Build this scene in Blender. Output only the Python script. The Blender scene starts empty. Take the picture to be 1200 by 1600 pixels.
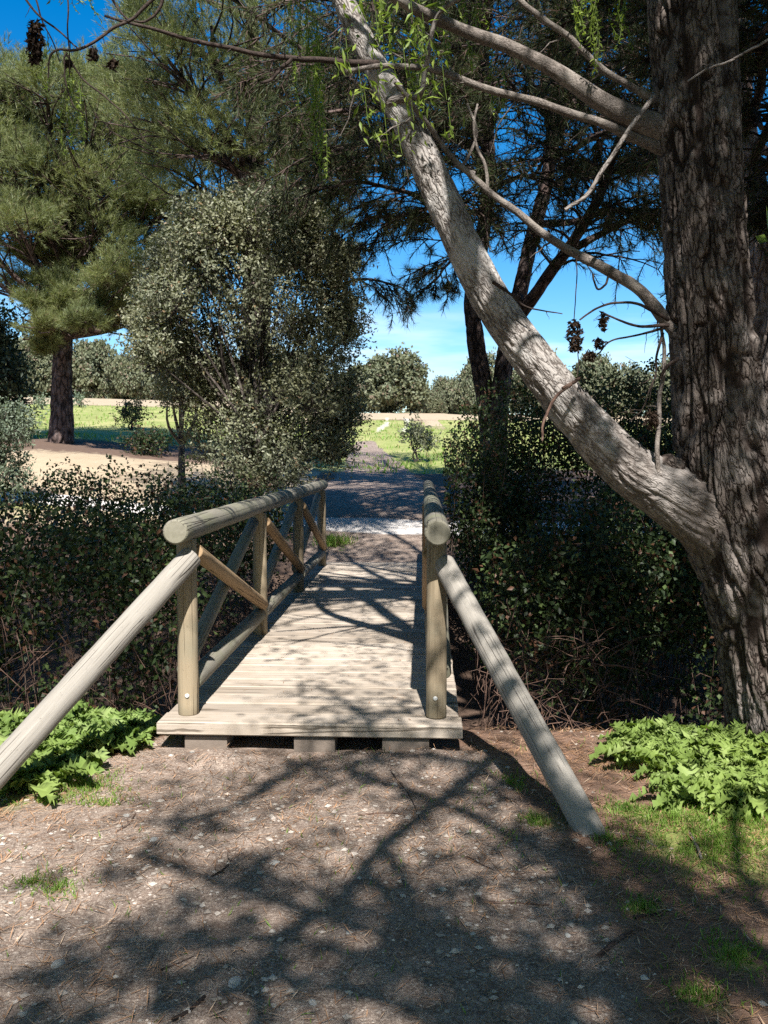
import bpy, math, random
import numpy as np
from mathutils import Vector

R = math.radians
rng = np.random.default_rng(7)
random.seed(7)
scene = bpy.context.scene
COL = scene.collection

# ------------------------------------------------------------------ camera, sky, sun, exposure
F = 1445.0                       # focal length in photo pixels (1200 x 1600)
PITCH = math.atan(90.0 / F)
CAM = np.array([0.0, 0.0, 1.6])
cd = bpy.data.cameras.new("camera")
cam = bpy.data.objects.new("camera", cd)
COL.objects.link(cam)
cam.location = CAM
cam.rotation_euler = (R(90) - PITCH, 0, 0)
cd.sensor_fit = 'VERTICAL'
cd.sensor_height = 24
cd.lens = 24 * F / 1600
cd.clip_start = 0.05
cd.clip_end = 2000
scene.camera = cam

SUN_EL = R(50)
SUN_X = 0.035                    # sun a touch to the right of straight behind the viewer
S = np.array([SUN_X, -math.cos(SUN_EL), math.sin(SUN_EL)])
S = S / np.linalg.norm(S)
sd = bpy.data.lights.new("sun", 'SUN')
sd.energy = 5.0
sd.angle = R(0.53)
sd.color = (1.0, 0.965, 0.92)
sun = bpy.data.objects.new("sun", sd)
COL.objects.link(sun)
sun.rotation_euler = Vector(S).to_track_quat('Z', 'Y').to_euler()
sun.location = (0, -10, 30)

w = bpy.data.worlds.new("World")
scene.world = w
w.use_nodes = True
nt = w.node_tree
nt.nodes.clear()
out = nt.nodes.new('ShaderNodeOutputWorld')
bg = nt.nodes.new('ShaderNodeBackground')
sky = nt.nodes.new('ShaderNodeTexSky')
sky.sky_type = 'NISHITA'
sky.sun_disc = False
sky.sun_elevation = SUN_EL
sky.sun_rotation = math.atan2(S[0], S[1])
sky.altitude = 600
sky.air_density = 1.0
sky.dust_density = 0.9
sky.ozone_density = 2.2
bg.inputs['Strength'].default_value = 0.085
hs = nt.nodes.new('ShaderNodeHueSaturation')
hs.inputs['Saturation'].default_value = 1.5
nt.links.new(sky.outputs[0], hs.inputs['Color'])
# one thin wisp of cloud low on the right
tcw = nt.nodes.new('ShaderNodeTexCoord')
mpw = nt.nodes.new('ShaderNodeMapping')
mpw.inputs['Scale'].default_value = (1.0, 1.0, 7.0)
nzw = nt.nodes.new('ShaderNodeTexNoise')
nzw.inputs['Scale'].default_value = 4.5
nzw.inputs['Detail'].default_value = 6
r1w = nt.nodes.new('ShaderNodeValToRGB')
r1w.color_ramp.elements[0].position = 0.50
r1w.color_ramp.elements[1].position = 0.72
spw = nt.nodes.new('ShaderNodeSeparateXYZ')
r2w = nt.nodes.new('ShaderNodeValToRGB')
ew = r2w.color_ramp.elements
ew[0].position, ew[1].position = 0.06, 0.11
ew.new(0.17)
for k_, v_ in enumerate((0.0, 1.0, 0.0)):
    ew[k_].color = (v_, v_, v_, 1)
muw = nt.nodes.new('ShaderNodeMath')
muw.operation = 'MULTIPLY'
mu2 = nt.nodes.new('ShaderNodeMath')
mu2.operation = 'MULTIPLY'
mu2.inputs[1].default_value = 0.6
mxw = nt.nodes.new('ShaderNodeMix')
mxw.data_type = 'RGBA'
mxw.inputs[7].default_value = (7.5, 7.8, 8.2, 1)
nt.links.new(tcw.outputs['Generated'], mpw.inputs[0])
nt.links.new(mpw.outputs[0], nzw.inputs['Vector'])
nt.links.new(nzw.outputs['Fac'], r1w.inputs[0])
nt.links.new(tcw.outputs['Generated'], spw.inputs[0])
nt.links.new(spw.outputs['Z'], r2w.inputs[0])
nt.links.new(r1w.outputs[0], muw.inputs[0])
nt.links.new(r2w.outputs[0], muw.inputs[1])
nt.links.new(muw.outputs[0], mu2.inputs[0])
nt.links.new(mu2.outputs[0], mxw.inputs[0])
nt.links.new(hs.outputs[0], mxw.inputs[6])
nt.links.new(mxw.outputs[2], bg.inputs['Color'])
nt.links.new(bg.outputs[0], out.inputs['Surface'])

scene.view_settings.view_transform = 'Standard'
scene.view_settings.look = 'None'
scene.view_settings.exposure = 1.15
scene.view_settings.gamma = 1.0
scene.render.engine = 'CYCLES'
scene.cycles.max_bounces = 5
scene.cycles.diffuse_bounces = 2
scene.cycles.transmission_bounces = 3
scene.cycles.transparent_max_bounces = 4
scene.cycles.use_denoising = False

# ------------------------------------------------------------------ helpers
def P(px, py, Y):
    """Point at forward distance Y seen at photo pixel (px, py)."""
    a = (px - 600.0) / F
    b = (800.0 - py) / F
    c, s = math.cos(PITCH), math.sin(PITCH)
    d = np.array([a, c + b * s, -s + b * c])
    return CAM + d * (Y / d[1])

def unit(v):
    v = np.asarray(v, float)
    return v / np.maximum(np.linalg.norm(v, axis=-1, keepdims=True), 1e-9)

def sstep(a, b, x):
    t = np.clip((np.asarray(x, float) - a) / (b - a), 0, 1)
    return t * t * (3 - 2 * t)

def _hash(ix, iy, iz, seed):
    h = (ix.astype(np.int64) * 374761393 + iy.astype(np.int64) * 668265263 + iz.astype(np.int64) * 2147483647 + seed * 1274126177) & 0xFFFFFFFF
    h = ((h ^ (h >> 13)) * 1274126177) & 0xFFFFFFFF
    h = ((h ^ (h >> 16)) * 2246822519) & 0xFFFFFFFF
    return ((h ^ (h >> 15)) & 0xFFFFFF) / float(0xFFFFFF)

def noise(p, seed=0):
    p = np.asarray(p, float)
    i = np.floor(p).astype(np.int64)
    f = p - i
    f = f * f * f * (f * (f * 6 - 15) + 10)
    r = 0
    for dx in (0, 1):
        for dy in (0, 1):
            for dz in (0, 1):
                wgt = (f[..., 0] if dx else 1 - f[..., 0]) * (f[..., 1] if dy else 1 - f[..., 1]) * (f[..., 2] if dz else 1 - f[..., 2])
                r = r + wgt * _hash(i[..., 0] + dx, i[..., 1] + dy, i[..., 2] + dz, seed)
    return r * 2 - 1

def fbm(p, o=4, seed=0):
    a, r, t = 1.0, 0, 0
    p = np.asarray(p, float)
    for k in range(o):
        r = r + a * noise(p, seed + k)
        t += a
        a *= 0.5
        p = p * 2.03
    return r / t

def n2(x, y, sc, seed=0, o=3):
    x = np.asarray(x, float)
    y = np.asarray(y, float)
    x, y = np.broadcast_arrays(x, y)
    return fbm(np.stack([x * sc, y * sc, np.zeros_like(x) + 0.37], -1), o, seed)

class MB:
    """Collects vertices, faces and per-vertex attributes for ONE mesh object."""
    def __init__(s):
        s.V, s.Q, s.T, s.A, s.B, s.C = [], [], [], [], [], []
        s.n = 0
    def add(s, V, Q=None, T=None, rnd=None, bk=None, cav=None):
        V = np.asarray(V, float).reshape(-1, 3)
        if Q is not None and len(Q):
            s.Q.append(np.asarray(Q, np.int64).reshape(-1, 4) + s.n)
        if T is not None and len(T):
            s.T.append(np.asarray(T, np.int64).reshape(-1, 3) + s.n)
        m = len(V)
        if rnd is None:
            rnd = np.full(m, 0.5)
        s.A.append(np.broadcast_to(np.asarray(rnd, float), (m,)))
        s.B.append(V if bk is None else np.asarray(bk, float))
        s.C.append(np.ones(m) if cav is None else cav)
        s.V.append(V)
        s.n += m
    def mesh(s, name, mat, smooth=True, origin=(0, 0, 0), extra=None):
        V = np.concatenate(s.V) - np.asarray(origin)
        idx, tot = [], []
        if s.Q:
            q = np.concatenate(s.Q)
            idx.append(q.ravel())
            tot.append(np.full(len(q), 4))
        if s.T:
            t = np.concatenate(s.T)
            idx.append(t.ravel())
            tot.append(np.full(len(t), 3))
        idx = np.concatenate(idx)
        tot = np.concatenate(tot)
        me = bpy.data.meshes.new(name)
        me.vertices.add(len(V))
        me.vertices.foreach_set('co', V.astype(np.float32).ravel())
        me.loops.add(len(idx))
        me.loops.foreach_set('vertex_index', idx.astype(np.int32))
        me.polygons.add(len(tot))
        st = np.concatenate([[0], np.cumsum(tot)[:-1]])
        me.polygons.foreach_set('loop_start', st.astype(np.int32))
        me.polygons.foreach_set('use_smooth', np.full(len(tot), smooth, bool))
        me.update(calc_edges=True)
        a = me.attributes.new('rnd', 'FLOAT', 'POINT')
        a.data.foreach_set('value', np.concatenate(s.A).astype(np.float32))
        b = me.attributes.new('bk', 'FLOAT_VECTOR', 'POINT')
        b.data.foreach_set('vector', np.concatenate(s.B).astype(np.float32).ravel())
        c = me.attributes.new('cav', 'FLOAT', 'POINT')
        c.data.foreach_set('value', np.concatenate(s.C).astype(np.float32))
        if extra:
            for k, v in extra.items():
                e = me.attributes.new(k, 'FLOAT', 'POINT')
                e.data.foreach_set('value', np.asarray(v, np.float32))
        me.materials.append(mat)
        return me

def put(name, mb, mat, parent=None, smooth=True, extra=None):
    org = tuple(parent_world(parent)) if parent is not None else (0, 0, 0)
    me = mb.mesh(name, mat, smooth, org, extra)
    o = bpy.data.objects.new(name, me)
    COL.objects.link(o)
    if parent is not None:
        o.parent = parent
    return o

def parent_world(o):
    v = np.zeros(3)
    while o is not None:
        v += np.array(o.location)
        o = o.parent
    return v

def thing(name, label, cat, loc=(0, 0, 0), group=None):
    o = bpy.data.objects.new(name, None)
    o.empty_display_size = 0.2
    COL.objects.link(o)
    o.location = tuple(float(c) for c in loc)
    return tag(o, label, cat, group)

def tag(o, label, cat, group=None):
    o['label'] = label
    o['category'] = cat
    if group:
        o['group'] = group
    return o

def copy_tree(root, loc, rz=0.0, sc=1.0, label=None):
    r = root.copy()
    COL.objects.link(r)
    r.location = tuple(float(c) for c in loc)
    r.rotation_euler = (0, 0, rz)
    r.scale = (sc, sc, sc) if np.isscalar(sc) else sc
    if label:
        r['label'] = label
    for ch in list(root.children):
        c = ch.copy()
        COL.objects.link(c)
        c.parent = r
    return r

def frames(pts):
    pts = np.asarray(pts, float)
    t = np.gradient(pts, axis=0)
    t = unit(t)
    ref = np.array([0, 1.0, 0]) if abs(t[0][1]) < 0.8 else np.array([1.0, 0, 0])
    u = unit(np.cross(t[0], ref))
    U = [u]
    for k in range(1, len(pts)):
        u = U[-1] - t[k] * np.dot(U[-1], t[k])
        U.append(unit(u))
    U = np.array(U)
    W = np.cross(t, U)
    return t, U, W

def smooth_path(pts, n, vals=None):
    """Catmull-Rom through control points, resampled evenly to n points."""
    pts = np.asarray(pts, float)
    m = len(pts)
    ext = np.vstack([2 * pts[0] - pts[1], pts, 2 * pts[-1] - pts[-2]])
    ts = np.linspace(0, m - 1 - 1e-6, max(n * 4, 40))
    i = ts.astype(int)
    f = (ts - i)[:, None]
    a, b, c, d = ext[i], ext[i + 1], ext[i + 2], ext[i + 3]
    q = 0.5 * ((2 * b) + (c - a) * f + (2 * a - 5 * b + 4 * c - d) * f ** 2 + (3 * b - a - 3 * c + d) * f ** 3)
    L = np.concatenate([[0], np.cumsum(np.linalg.norm(np.diff(q, axis=0), axis=1))])
    g = np.linspace(0, L[-1], n)
    res = np.stack([np.interp(g, L, q[:, k]) for k in range(3)], -1)
    if vals is None:
        return res
    tv = np.interp(g, L, ts)
    return res, np.interp(tv, np.arange(m), np.asarray(vals, float))

def tube(mb, pts, rad, sides=8, disp=None, rnd=0.5, cap=True, seed=0, rough=0.0):
    pts = np.asarray(pts, float)
    n = len(pts)
    rad = np.broadcast_to(np.asarray(rad, float), (n,))
    t, U, W = frames(pts)
    L = np.concatenate([[0], np.cumsum(np.linalg.norm(np.diff(pts, axis=0), axis=1))])
    a = np.linspace(0, 2 * np.pi, sides, endpoint=False)
    ca, sa = np.cos(a), np.sin(a)
    r = np.repeat(rad[:, None], sides, 1)
    bk = np.stack([ca[None] * rad[:, None], sa[None] * rad[:, None], np.repeat(L[:, None], sides, 1) + seed * 3.7], -1)
    cav = np.ones(n * sides)
    if disp is not None:
        dv = disp(bk, rad[:, None])
        if isinstance(dv, tuple):
            dv, cav = dv
            cav = cav.reshape(-1)
        r = r + dv
    if rough:
        r = r * (1 + rough * noise(bk / max(rad.max(), .004) * 1.1 + seed, 5))
    V = pts[:, None] + r[..., None] * (U[:, None] * ca[None, :, None] + W[:, None] * sa[None, :, None])
    i = np.arange(n - 1)[:, None]
    j = np.arange(sides)[None]
    jn = (j + 1) % sides
    Q = np.stack([i * sides + j, i * sides + jn, (i + 1) * sides + jn, (i + 1) * sides + j], -1).reshape(-1, 4)
    V = V.reshape(-1, 3)
    bk = bk.reshape(-1, 3)
    T = None
    if cap:
        m0 = len(V)
        V = np.vstack([V, V[:sides], V[m0 - sides:m0], pts[0], pts[-1]])
        bk = np.vstack([bk, bk[:sides] * [.15, .15, 1], bk[m0 - sides:m0] * [.15, .15, 1], [0, 0, bk[0, 2]], [0, 0, bk[-1, 2]]])
        c0, c1 = len(V) - 2, len(V) - 1
        jj = np.arange(sides)
        T = np.vstack([np.stack([np.full(sides, c0), m0 + (jj + 1) % sides, m0 + jj], -1),
                       np.stack([np.full(sides, c1), m0 + sides + jj, m0 + sides + (jj + 1) % sides], -1)])
        cav = np.concatenate([cav, np.ones(2 * sides + 2)])
    mb.add(V, Q, T, rnd=rnd, bk=bk, cav=cav)

def log(mb, p0, p1, r0, r1=None, sides=22, seg=14, bevel=0.008, seed=0, knots=0.02):
    """A machined round timber with softened ends."""
    p0, p1 = np.asarray(p0, float), np.asarray(p1, float)
    r1 = r0 if r1 is None else r1
    L = np.linalg.norm(p1 - p0)
    u = np.concatenate([[0, bevel * 0.35 / L], np.linspace(bevel / L, 1 - bevel / L, seg), [1 - bevel * 0.35 / L, 1]])
    rad = r0 + (r1 - r0) * u
    rad[0] -= bevel
    rad[-1] -= bevel
    rad[1] -= bevel * 0.35
    rad[-2] -= bevel * 0.35
    pts = p0 + (p1 - p0) * u[:, None]
    tube(mb, pts, rad, sides, rnd=random.random(), seed=seed, rough=knots)

def box(mb, c, sx, sy, sz, ax=None, ay=None, bev=0.006, rnd=0.5):
    """Box centred at c with half sizes, chamfered top and bottom edges; ax, ay are its axes."""
    c = np.asarray(c, float)
    ax = np.array([1.0, 0, 0]) if ax is None else unit(ax)
    ay = np.array([0, 1.0, 0]) if ay is None else unit(ay)
    az = np.cross(ax, ay)
    rings = []
    for z, ins in ((-sz, bev), (-sz + bev, 0), (sz - bev, 0), (sz, bev)):
        for x, y in ((-1, -1), (1, -1), (1, 1), (-1, 1)):
            rings.append((x * (sx - ins), y * (sy - ins), z))
    l = np.array(rings)
    V = c + l[:, :1] * ax + l[:, 1:2] * ay + l[:, 2:] * az
    Q = []
    for k in range(3):
        for j in range(4):
            jn = (j + 1) % 4
            Q.append((k * 4 + j, k * 4 + jn, (k + 1) * 4 + jn, (k + 1) * 4 + j))
    Q += [(3, 2, 1, 0), (12, 13, 14, 15)]
    off = random.random() * 50
    mb.add(V, Q, rnd=rnd, bk=np.stack([l[:, 1], l[:, 2], l[:, 0] + off], -1))

def leaves(mb, p, d, nrm, L, W, fold=0.15, rnd=None, droop=0.0):
    """Leaf blades: two quads each, folded on the midrib and bent."""
    n = len(p)
    d = unit(d)
    s = unit(np.cross(d, nrm))
    nn = np.cross(s, d)
    L = np.broadcast_to(L, (n,))[:, None]
    W = np.broadcast_to(W, (n,))[:, None]
    mid = p + d * L * 0.5 - nn * L * droop * 0.3
    tip = p + d * L - nn * L * droop
    a = p + d * L * 0.42 + s * W * 0.5 + nn * W * fold
    b = p + d * L * 0.42 - s * W * 0.5 + nn * W * fold
    V = np.stack([p, a, tip, b, mid], 1).reshape(-1, 3)
    k = np.arange(n)[:, None] * 5
    T = np.concatenate([k + [0, 1, 4], k + [1, 2, 4], k + [4, 2, 3], k + [0, 4, 3]])
    r = rng.random(n) if rnd is None else np.broadcast_to(rnd, (n,))
    mb.add(V, None, T, rnd=np.repeat(r, 5))

def quads(mb, p, d, nrm, L, W, rnd=None):
    """Diamond leaf faces, one quad each, for foliage seen from afar."""
    n = len(p)
    d = unit(d)
    s = unit(np.cross(d, nrm))
    L = np.broadcast_to(L, (n,))[:, None]
    W = np.broadcast_to(W, (n,))[:, None]
    V = np.stack([p, p + d * L * 0.5 + s * W * 0.5, p + d * L, p + d * L * 0.5 - s * W * 0.5], 1).reshape(-1, 3)
    Q = np.arange(n)[:, None] * 4 + [0, 1, 2, 3]
    r = rng.random(n) if rnd is None else np.broadcast_to(rnd, (n,))
    mb.add(V, Q, rnd=np.repeat(r, 4))

def needles(mb, p, d, L, W, rnd=None):
    n = len(p)
    d = unit(d)
    s = unit(np.cross(d, rng.normal(size=(n, 3))))
    L = np.broadcast_to(L, (n,))[:, None]
    W = np.broadcast_to(W, (n,))[:, None]
    V = np.stack([p - s * W * 0.5, p + s * W * 0.5, p + d * L], 1).reshape(-1, 3)
    T = np.arange(n)[:, None] * 3 + [0, 1, 2]
    r = rng.random(n) if rnd is None else np.broadcast_to(rnd, (n,))
    mb.add(V, None, T, rnd=np.repeat(r, 3))

def rdir(n):
    return unit(rng.normal(size=(n, 3)))

# ------------------------------------------------------------------ materials
def newmat(name):
    m = bpy.data.materials.new(name)
    m.use_nodes = True
    t = m.node_tree
    t.nodes.clear()
    o = t.nodes.new('ShaderNodeOutputMaterial')
    return m, t, o

class N:
    """Small node-graph helper."""
    def __init__(s, t):
        s.t = t
    def attr(s, name, vec=False):
        n = s.t.nodes.new('ShaderNodeAttribute')
        n.attribute_name = name
        return n.outputs['Vector' if vec else 'Fac']
    def pos(s):
        return s.t.nodes.new('ShaderNodeNewGeometry').outputs['Position']
    def scale(s, v, xyz):
        n = s.t.nodes.new('ShaderNodeVectorMath')
        n.operation = 'MULTIPLY'
        s.t.links.new(v, n.inputs[0])
        n.inputs[1].default_value = xyz
        return n.outputs[0]
    def addv(s, a, b):
        n = s.t.nodes.new('ShaderNodeVectorMath')
        n.operation = 'ADD'
        s.t.links.new(a, n.inputs[0])
        s.t.links.new(b, n.inputs[1])
        return n.outputs[0]
    def noise(s, v, sc, det=4, rough=0.6, dist=0.0, col=False):
        n = s.t.nodes.new('ShaderNodeTexNoise')
        s.t.links.new(v, n.inputs['Vector'])
        n.inputs['Scale'].default_value = sc
        n.inputs['Detail'].default_value = det
        n.inputs['Roughness'].default_value = rough
        n.inputs['Distortion'].default_value = dist
        return n.outputs['Color' if col else 'Fac']
    def voro(s, v, sc, feature='F1', out='Distance', rand=1.0):
        n = s.t.nodes.new('ShaderNodeTexVoronoi')
        n.feature = feature
        s.t.links.new(v, n.inputs['Vector'])
        n.inputs['Scale'].default_value = sc
        n.inputs['Randomness'].default_value = rand
        return n.outputs[out]
    def ramp(s, f, stops):
        n = s.t.nodes.new('ShaderNodeValToRGB')
        s.t.links.new(f, n.inputs[0])
        e = n.color_ramp.elements
        while len(e) < len(stops):
            e.new(0.5)
        for k, (p, c) in enumerate(stops):
            e[k].position = p
            if np.isscalar(c):
                c = (c, c, c)
            e[k].color = (c[0], c[1], c[2], 1)
        return n.outputs[0]
    def mix(s, f, a, b, mode='MIX'):
        n = s.t.nodes.new('ShaderNodeMix')
        n.data_type = 'RGBA'
        n.blend_type = mode
        for sock, v in ((n.inputs[0], f), (n.inputs[6], a), (n.inputs[7], b)):
            if isinstance(v, (int, float)):
                sock.default_value = v
            elif isinstance(v, tuple):
                sock.default_value = (v[0], v[1], v[2], 1)
            else:
                s.t.links.new(v, sock)
        return n.outputs[2]
    def math(s, op, a, b=None):
        n = s.t.nodes.new('ShaderNodeMath')
        n.operation = op
        for k, v in enumerate((a, b)):
            if v is None:
                continue
            if isinstance(v, (int, float)):
                n.inputs[k].default_value = v
            else:
                s.t.links.new(v, n.inputs[k])
        return n.outputs[0]
    def bump(s, h, strength, dist=0.01, prev=None):
        n = s.t.nodes.new('ShaderNodeBump')
        n.inputs['Strength'].default_value = strength
        n.inputs['Distance'].default_value = dist
        s.t.links.new(h, n.inputs['Height'])
        if prev is not None:
            s.t.links.new(prev, n.inputs['Normal'])
        return n.outputs[0]
    def principled(s, col, rough=0.9, normal=None, spec=0.25, out=None):
        n = s.t.nodes.new('ShaderNodeBsdfPrincipled')
        if isinstance(col, tuple):
            n.inputs['Base Color'].default_value = (*col, 1)
        else:
            s.t.links.new(col, n.inputs['Base Color'])
        if isinstance(rough, (int, float)):
            n.inputs['Roughness'].default_value = rough
        else:
            s.t.links.new(rough, n.inputs['Roughness'])
        n.inputs['Specular IOR Level'].default_value = spec
        if normal is not None:
            s.t.links.new(normal, n.inputs['Normal'])
        if out is not None:
            s.t.links.new(n.outputs[0], out.inputs['Surface'])
        return n.outputs[0]

def leaf_mat(name, c0, c1, trans=0.35, rough=0.45, spec=0.35, c2=None, dead=None, deadamt=0.0):
    m, t, o = newmat(name)
    g = N(t)
    r = g.attr('rnd')
    stops = [(0.0, c0), (0.75, c1)] + ([(1.0, c2)] if c2 else [])
    col = g.ramp(r, stops)
    big = g.noise(g.pos(), 0.9, 2)
    col = g.mix(g.ramp(big, [(0.35, 0.0), (0.65, 0.35)]), col, tuple(np.array(c1) * np.array([1.25, 1.1, 0.8])))
    if dead:
        rr = g.math('FRACT', g.math('MULTIPLY', r, 37.13))
        col = g.mix(g.ramp(rr, [(1 - deadamt - 0.002, 0.0), (1 - deadamt, 1.0)]), col, dead)
    pb = g.principled(col, rough, None, spec)
    tr = t.nodes.new('ShaderNodeBsdfTranslucent')
    tc = g.mix(1.0, col, (1.15, 1.25, 0.55), 'MULTIPLY')
    t.links.new(tc, tr.inputs['Color'])
    mx = t.nodes.new('ShaderNodeMixShader')
    mx.inputs[0].default_value = trans
    t.links.new(pb, mx.inputs[1])
    t.links.new(tr.outputs[0], mx.inputs[2])
    t.links.new(mx.outputs[0], o.inputs['Surface'])
    return m

def bark_mat(name, light, dark, furrow, sc=14, stretch=0.22, bump=0.8, patch=None, patchamt=0.5, dist=0.02, old=None):
    m, t, o = newmat(name)
    g = N(t)
    v = g.scale(g.attr('bk', True), (1, 1, stretch))
    warp = g.scale(g.noise(v, sc * 0.5, 3, 0.6, 0, True), (0.12, 0.12, 0.12))
    v2 = g.addv(v, warp)
    e = g.voro(v2, sc, 'DISTANCE_TO_EDGE')
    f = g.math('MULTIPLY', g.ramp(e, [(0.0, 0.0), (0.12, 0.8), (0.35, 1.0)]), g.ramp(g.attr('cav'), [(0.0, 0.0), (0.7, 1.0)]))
    n1 = g.noise(v, sc * 2.2, 6, 0.7)
    n3 = g.noise(g.attr('bk', True), 130, 3, 0.7)
    col = g.mix(n1, dark, light)
    col = g.mix(g.math('MULTIPLY', g.ramp(n3, [(0.35, 0.0), (0.7, 1.0)]), 0.45), col, tuple(np.array(light) * 1.25))
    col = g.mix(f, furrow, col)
    if patch:
        pz = g.noise(g.attr('bk', True), 5, 3, 0.6)
        col = g.mix(g.math('MULTIPLY', g.ramp(pz, [(0.5, 0.0), (0.62, 1.0)]), patchamt), col, patch)
    if old:
        col = g.mix(g.attr('rnd'), g.mix(f, furrow, g.mix(n1, old[1], old[0])), col)
    h = g.math('ADD', g.math('MULTIPLY', f, 1.0), g.math('ADD', g.math('MULTIPLY', n1, 0.7), g.math('MULTIPLY', n3, 0.25)))
    nb = g.bump(h, bump, dist)
    g.principled(col, 0.92, nb, 0.15, o)
    return m

def wood_mat(name, a, b, crack, green=None, grain=60, crackamt=0.85):
    m, t, o = newmat(name)
    g = N(t)
    bk = g.attr('bk', True)
    v = g.scale(bk, (1, 1, 0.035))
    n1 = g.noise(v, grain, 5, 0.65, 0.3)
    n2_ = g.noise(g.scale(bk, (1, 1, 0.25)), 7, 3, 0.6)
    fine = g.noise(g.scale(bk, (1, 1, 0.02)), 240, 2, 0.6)
    col = g.mix(g.ramp(n1, [(0.3, 0.0), (0.7, 1.0)]), a, b)
    col = g.mix(g.math('MULTIPLY', g.ramp(n2_, [(0.4, 0.0), (0.7, 1.0)]), 0.45), col, tuple(np.array(a) * 0.7))
    col = g.mix(g.math('MULTIPLY', g.ramp(fine, [(0.4, 0.0), (0.65, 1.0)]), 0.55), col, tuple(np.array(a) * 0.6))
    rv = g.attr('rnd')
    col = g.mix(0.5, col, g.mix(rv, tuple(np.array(a) * 0.75), tuple(np.array(b) * 1.2)))
    if green:
        gz = g.noise(bk, 4, 4, 0.6)
        col = g.mix(g.math('MULTIPLY', g.ramp(gz, [(0.45, 0.0), (0.65, 1.0)]), 0.5), col, green)
    cr = g.voro(g.addv(g.scale(bk, (1, 1, 0.012)), g.scale(g.noise(g.scale(bk, (1, 1, .5)), 8, 3, .6, 0, True), (.010, .010, .0))), 24, 'DISTANCE_TO_EDGE')
    cm = g.math('MULTIPLY', g.ramp(cr, [(0.0, 1.0), (0.012, 0.9), (0.035, 0.0)]), g.ramp(g.noise(g.scale(bk, (1, 1, .35)), 6, 3), [(0.46, 0.0), (0.54, 1.0)]))
    spk = g.noise(g.scale(bk, (1, 1, 0.4)), 90, 3, 0.8)
    col = g.mix(g.ramp(spk, [(0.62, 0.0), (0.72, 0.55)]), col, tuple(np.array(a) * 0.45))
    kn = g.voro(g.scale(bk, (1, 1, 0.45)), 5.5, 'F1', 'Distance')
    col = g.mix(g.ramp(kn, [(0.05, 0.75), (0.085, 0.0)]), col, tuple(np.array(a) * 0.4))
    col = g.mix(g.math('MULTIPLY', cm, crackamt), col, crack)
    h = g.math('SUBTRACT', g.math('ADD', g.math('MULTIPLY', n1, 0.5), g.math('MULTIPLY', fine, 0.35)), g.math('MULTIPLY', cm, 1.2))
    nb = g.bump(h, 0.45, 0.006)
    g.principled(col, 0.82, nb, 0.2, o)
    return m

M = {}
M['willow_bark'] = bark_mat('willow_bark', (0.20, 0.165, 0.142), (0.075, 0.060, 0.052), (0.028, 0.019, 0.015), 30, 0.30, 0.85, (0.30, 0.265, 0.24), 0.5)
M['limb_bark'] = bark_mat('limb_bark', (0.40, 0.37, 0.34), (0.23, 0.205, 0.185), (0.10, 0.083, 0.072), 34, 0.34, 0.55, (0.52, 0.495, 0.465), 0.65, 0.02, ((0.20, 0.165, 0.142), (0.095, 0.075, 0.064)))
M['branch_bark'] = bark_mat('branch_bark', (0.25, 0.215, 0.19), (0.09, 0.075, 0.066), (0.06, 0.05, 0.04), 60, 0.4, 0.4, (0.40, 0.36, 0.31), 0.4, 0.008)
M['dark_twig'] = bark_mat('dark_twig', (0.085, 0.06, 0.05), (0.035, 0.027, 0.024), (0.02, 0.016, 0.014), 60, 0.4, 0.3, None, 0, 0.006)
M['pine_bark'] = bark_mat('pine_bark', (0.15, 0.105, 0.09), (0.065, 0.045, 0.04), (0.02, 0.015, 0.014), 9, 0.35, 0.9, (0.24, 0.19, 0.175), 0.35, 0.04)
M['pine_bark_pale'] = bark_mat('pine_bark_pale', (0.42, 0.31, 0.26), (0.26, 0.18, 0.15), (0.09, 0.06, 0.05), 11, 0.4, 0.8, (0.5, 0.42, 0.38), 0.4, 0.03)
M['oak_bark'] = bark_mat('oak_bark', (0.12, 0.10, 0.085), (0.06, 0.05, 0.043), (0.025, 0.02, 0.017), 20, 0.3, 0.7)
M['cane'] = bark_mat('cane', (0.17, 0.105, 0.078), (0.075, 0.047, 0.036), (0.04, 0.024, 0.02), 40, 0.2, 0.2, (0.25, 0.20, 0.16), 0.5, 0.004)
M['wood_rail'] = wood_mat('wood_rail', (0.15, 0.137, 0.108), (0.30, 0.275, 0.225), (0.03, 0.025, 0.02), (0.17, 0.175, 0.10))
M['wood_diag'] = wood_mat('wood_diag', (0.165, 0.15, 0.128), (0.345, 0.315, 0.275), (0.035, 0.028, 0.022), None)
M['wood_post'] = wood_mat('wood_post', (0.20, 0.155, 0.10), (0.36, 0.29, 0.195), (0.05, 0.03, 0.015), (0.21, 0.195, 0.14))
M['wood_brace'] = wood_mat('wood_brace', (0.24, 0.155, 0.085), (0.37, 0.26, 0.15), (0.04, 0.025, 0.015), None)
M['wood_deck'] = wood_mat('wood_deck', (0.31, 0.258, 0.205), (0.50, 0.43, 0.355), (0.09, 0.07, 0.05), (0.30, 0.24, 0.18), 45, 0.8)
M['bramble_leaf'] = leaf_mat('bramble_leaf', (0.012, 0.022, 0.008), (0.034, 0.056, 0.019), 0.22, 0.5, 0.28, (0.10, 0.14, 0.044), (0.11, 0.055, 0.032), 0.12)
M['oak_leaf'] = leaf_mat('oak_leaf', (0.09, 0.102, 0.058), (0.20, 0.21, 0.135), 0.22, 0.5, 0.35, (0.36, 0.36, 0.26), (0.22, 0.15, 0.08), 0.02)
M['far_oak_leaf'] = leaf_mat('far_oak_leaf', (0.075, 0.09, 0.052), (0.145, 0.16, 0.098), 0.15, 0.6, 0.2, (0.21, 0.215, 0.145), (0.17, 0.13, 0.09), 0.08)
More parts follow.
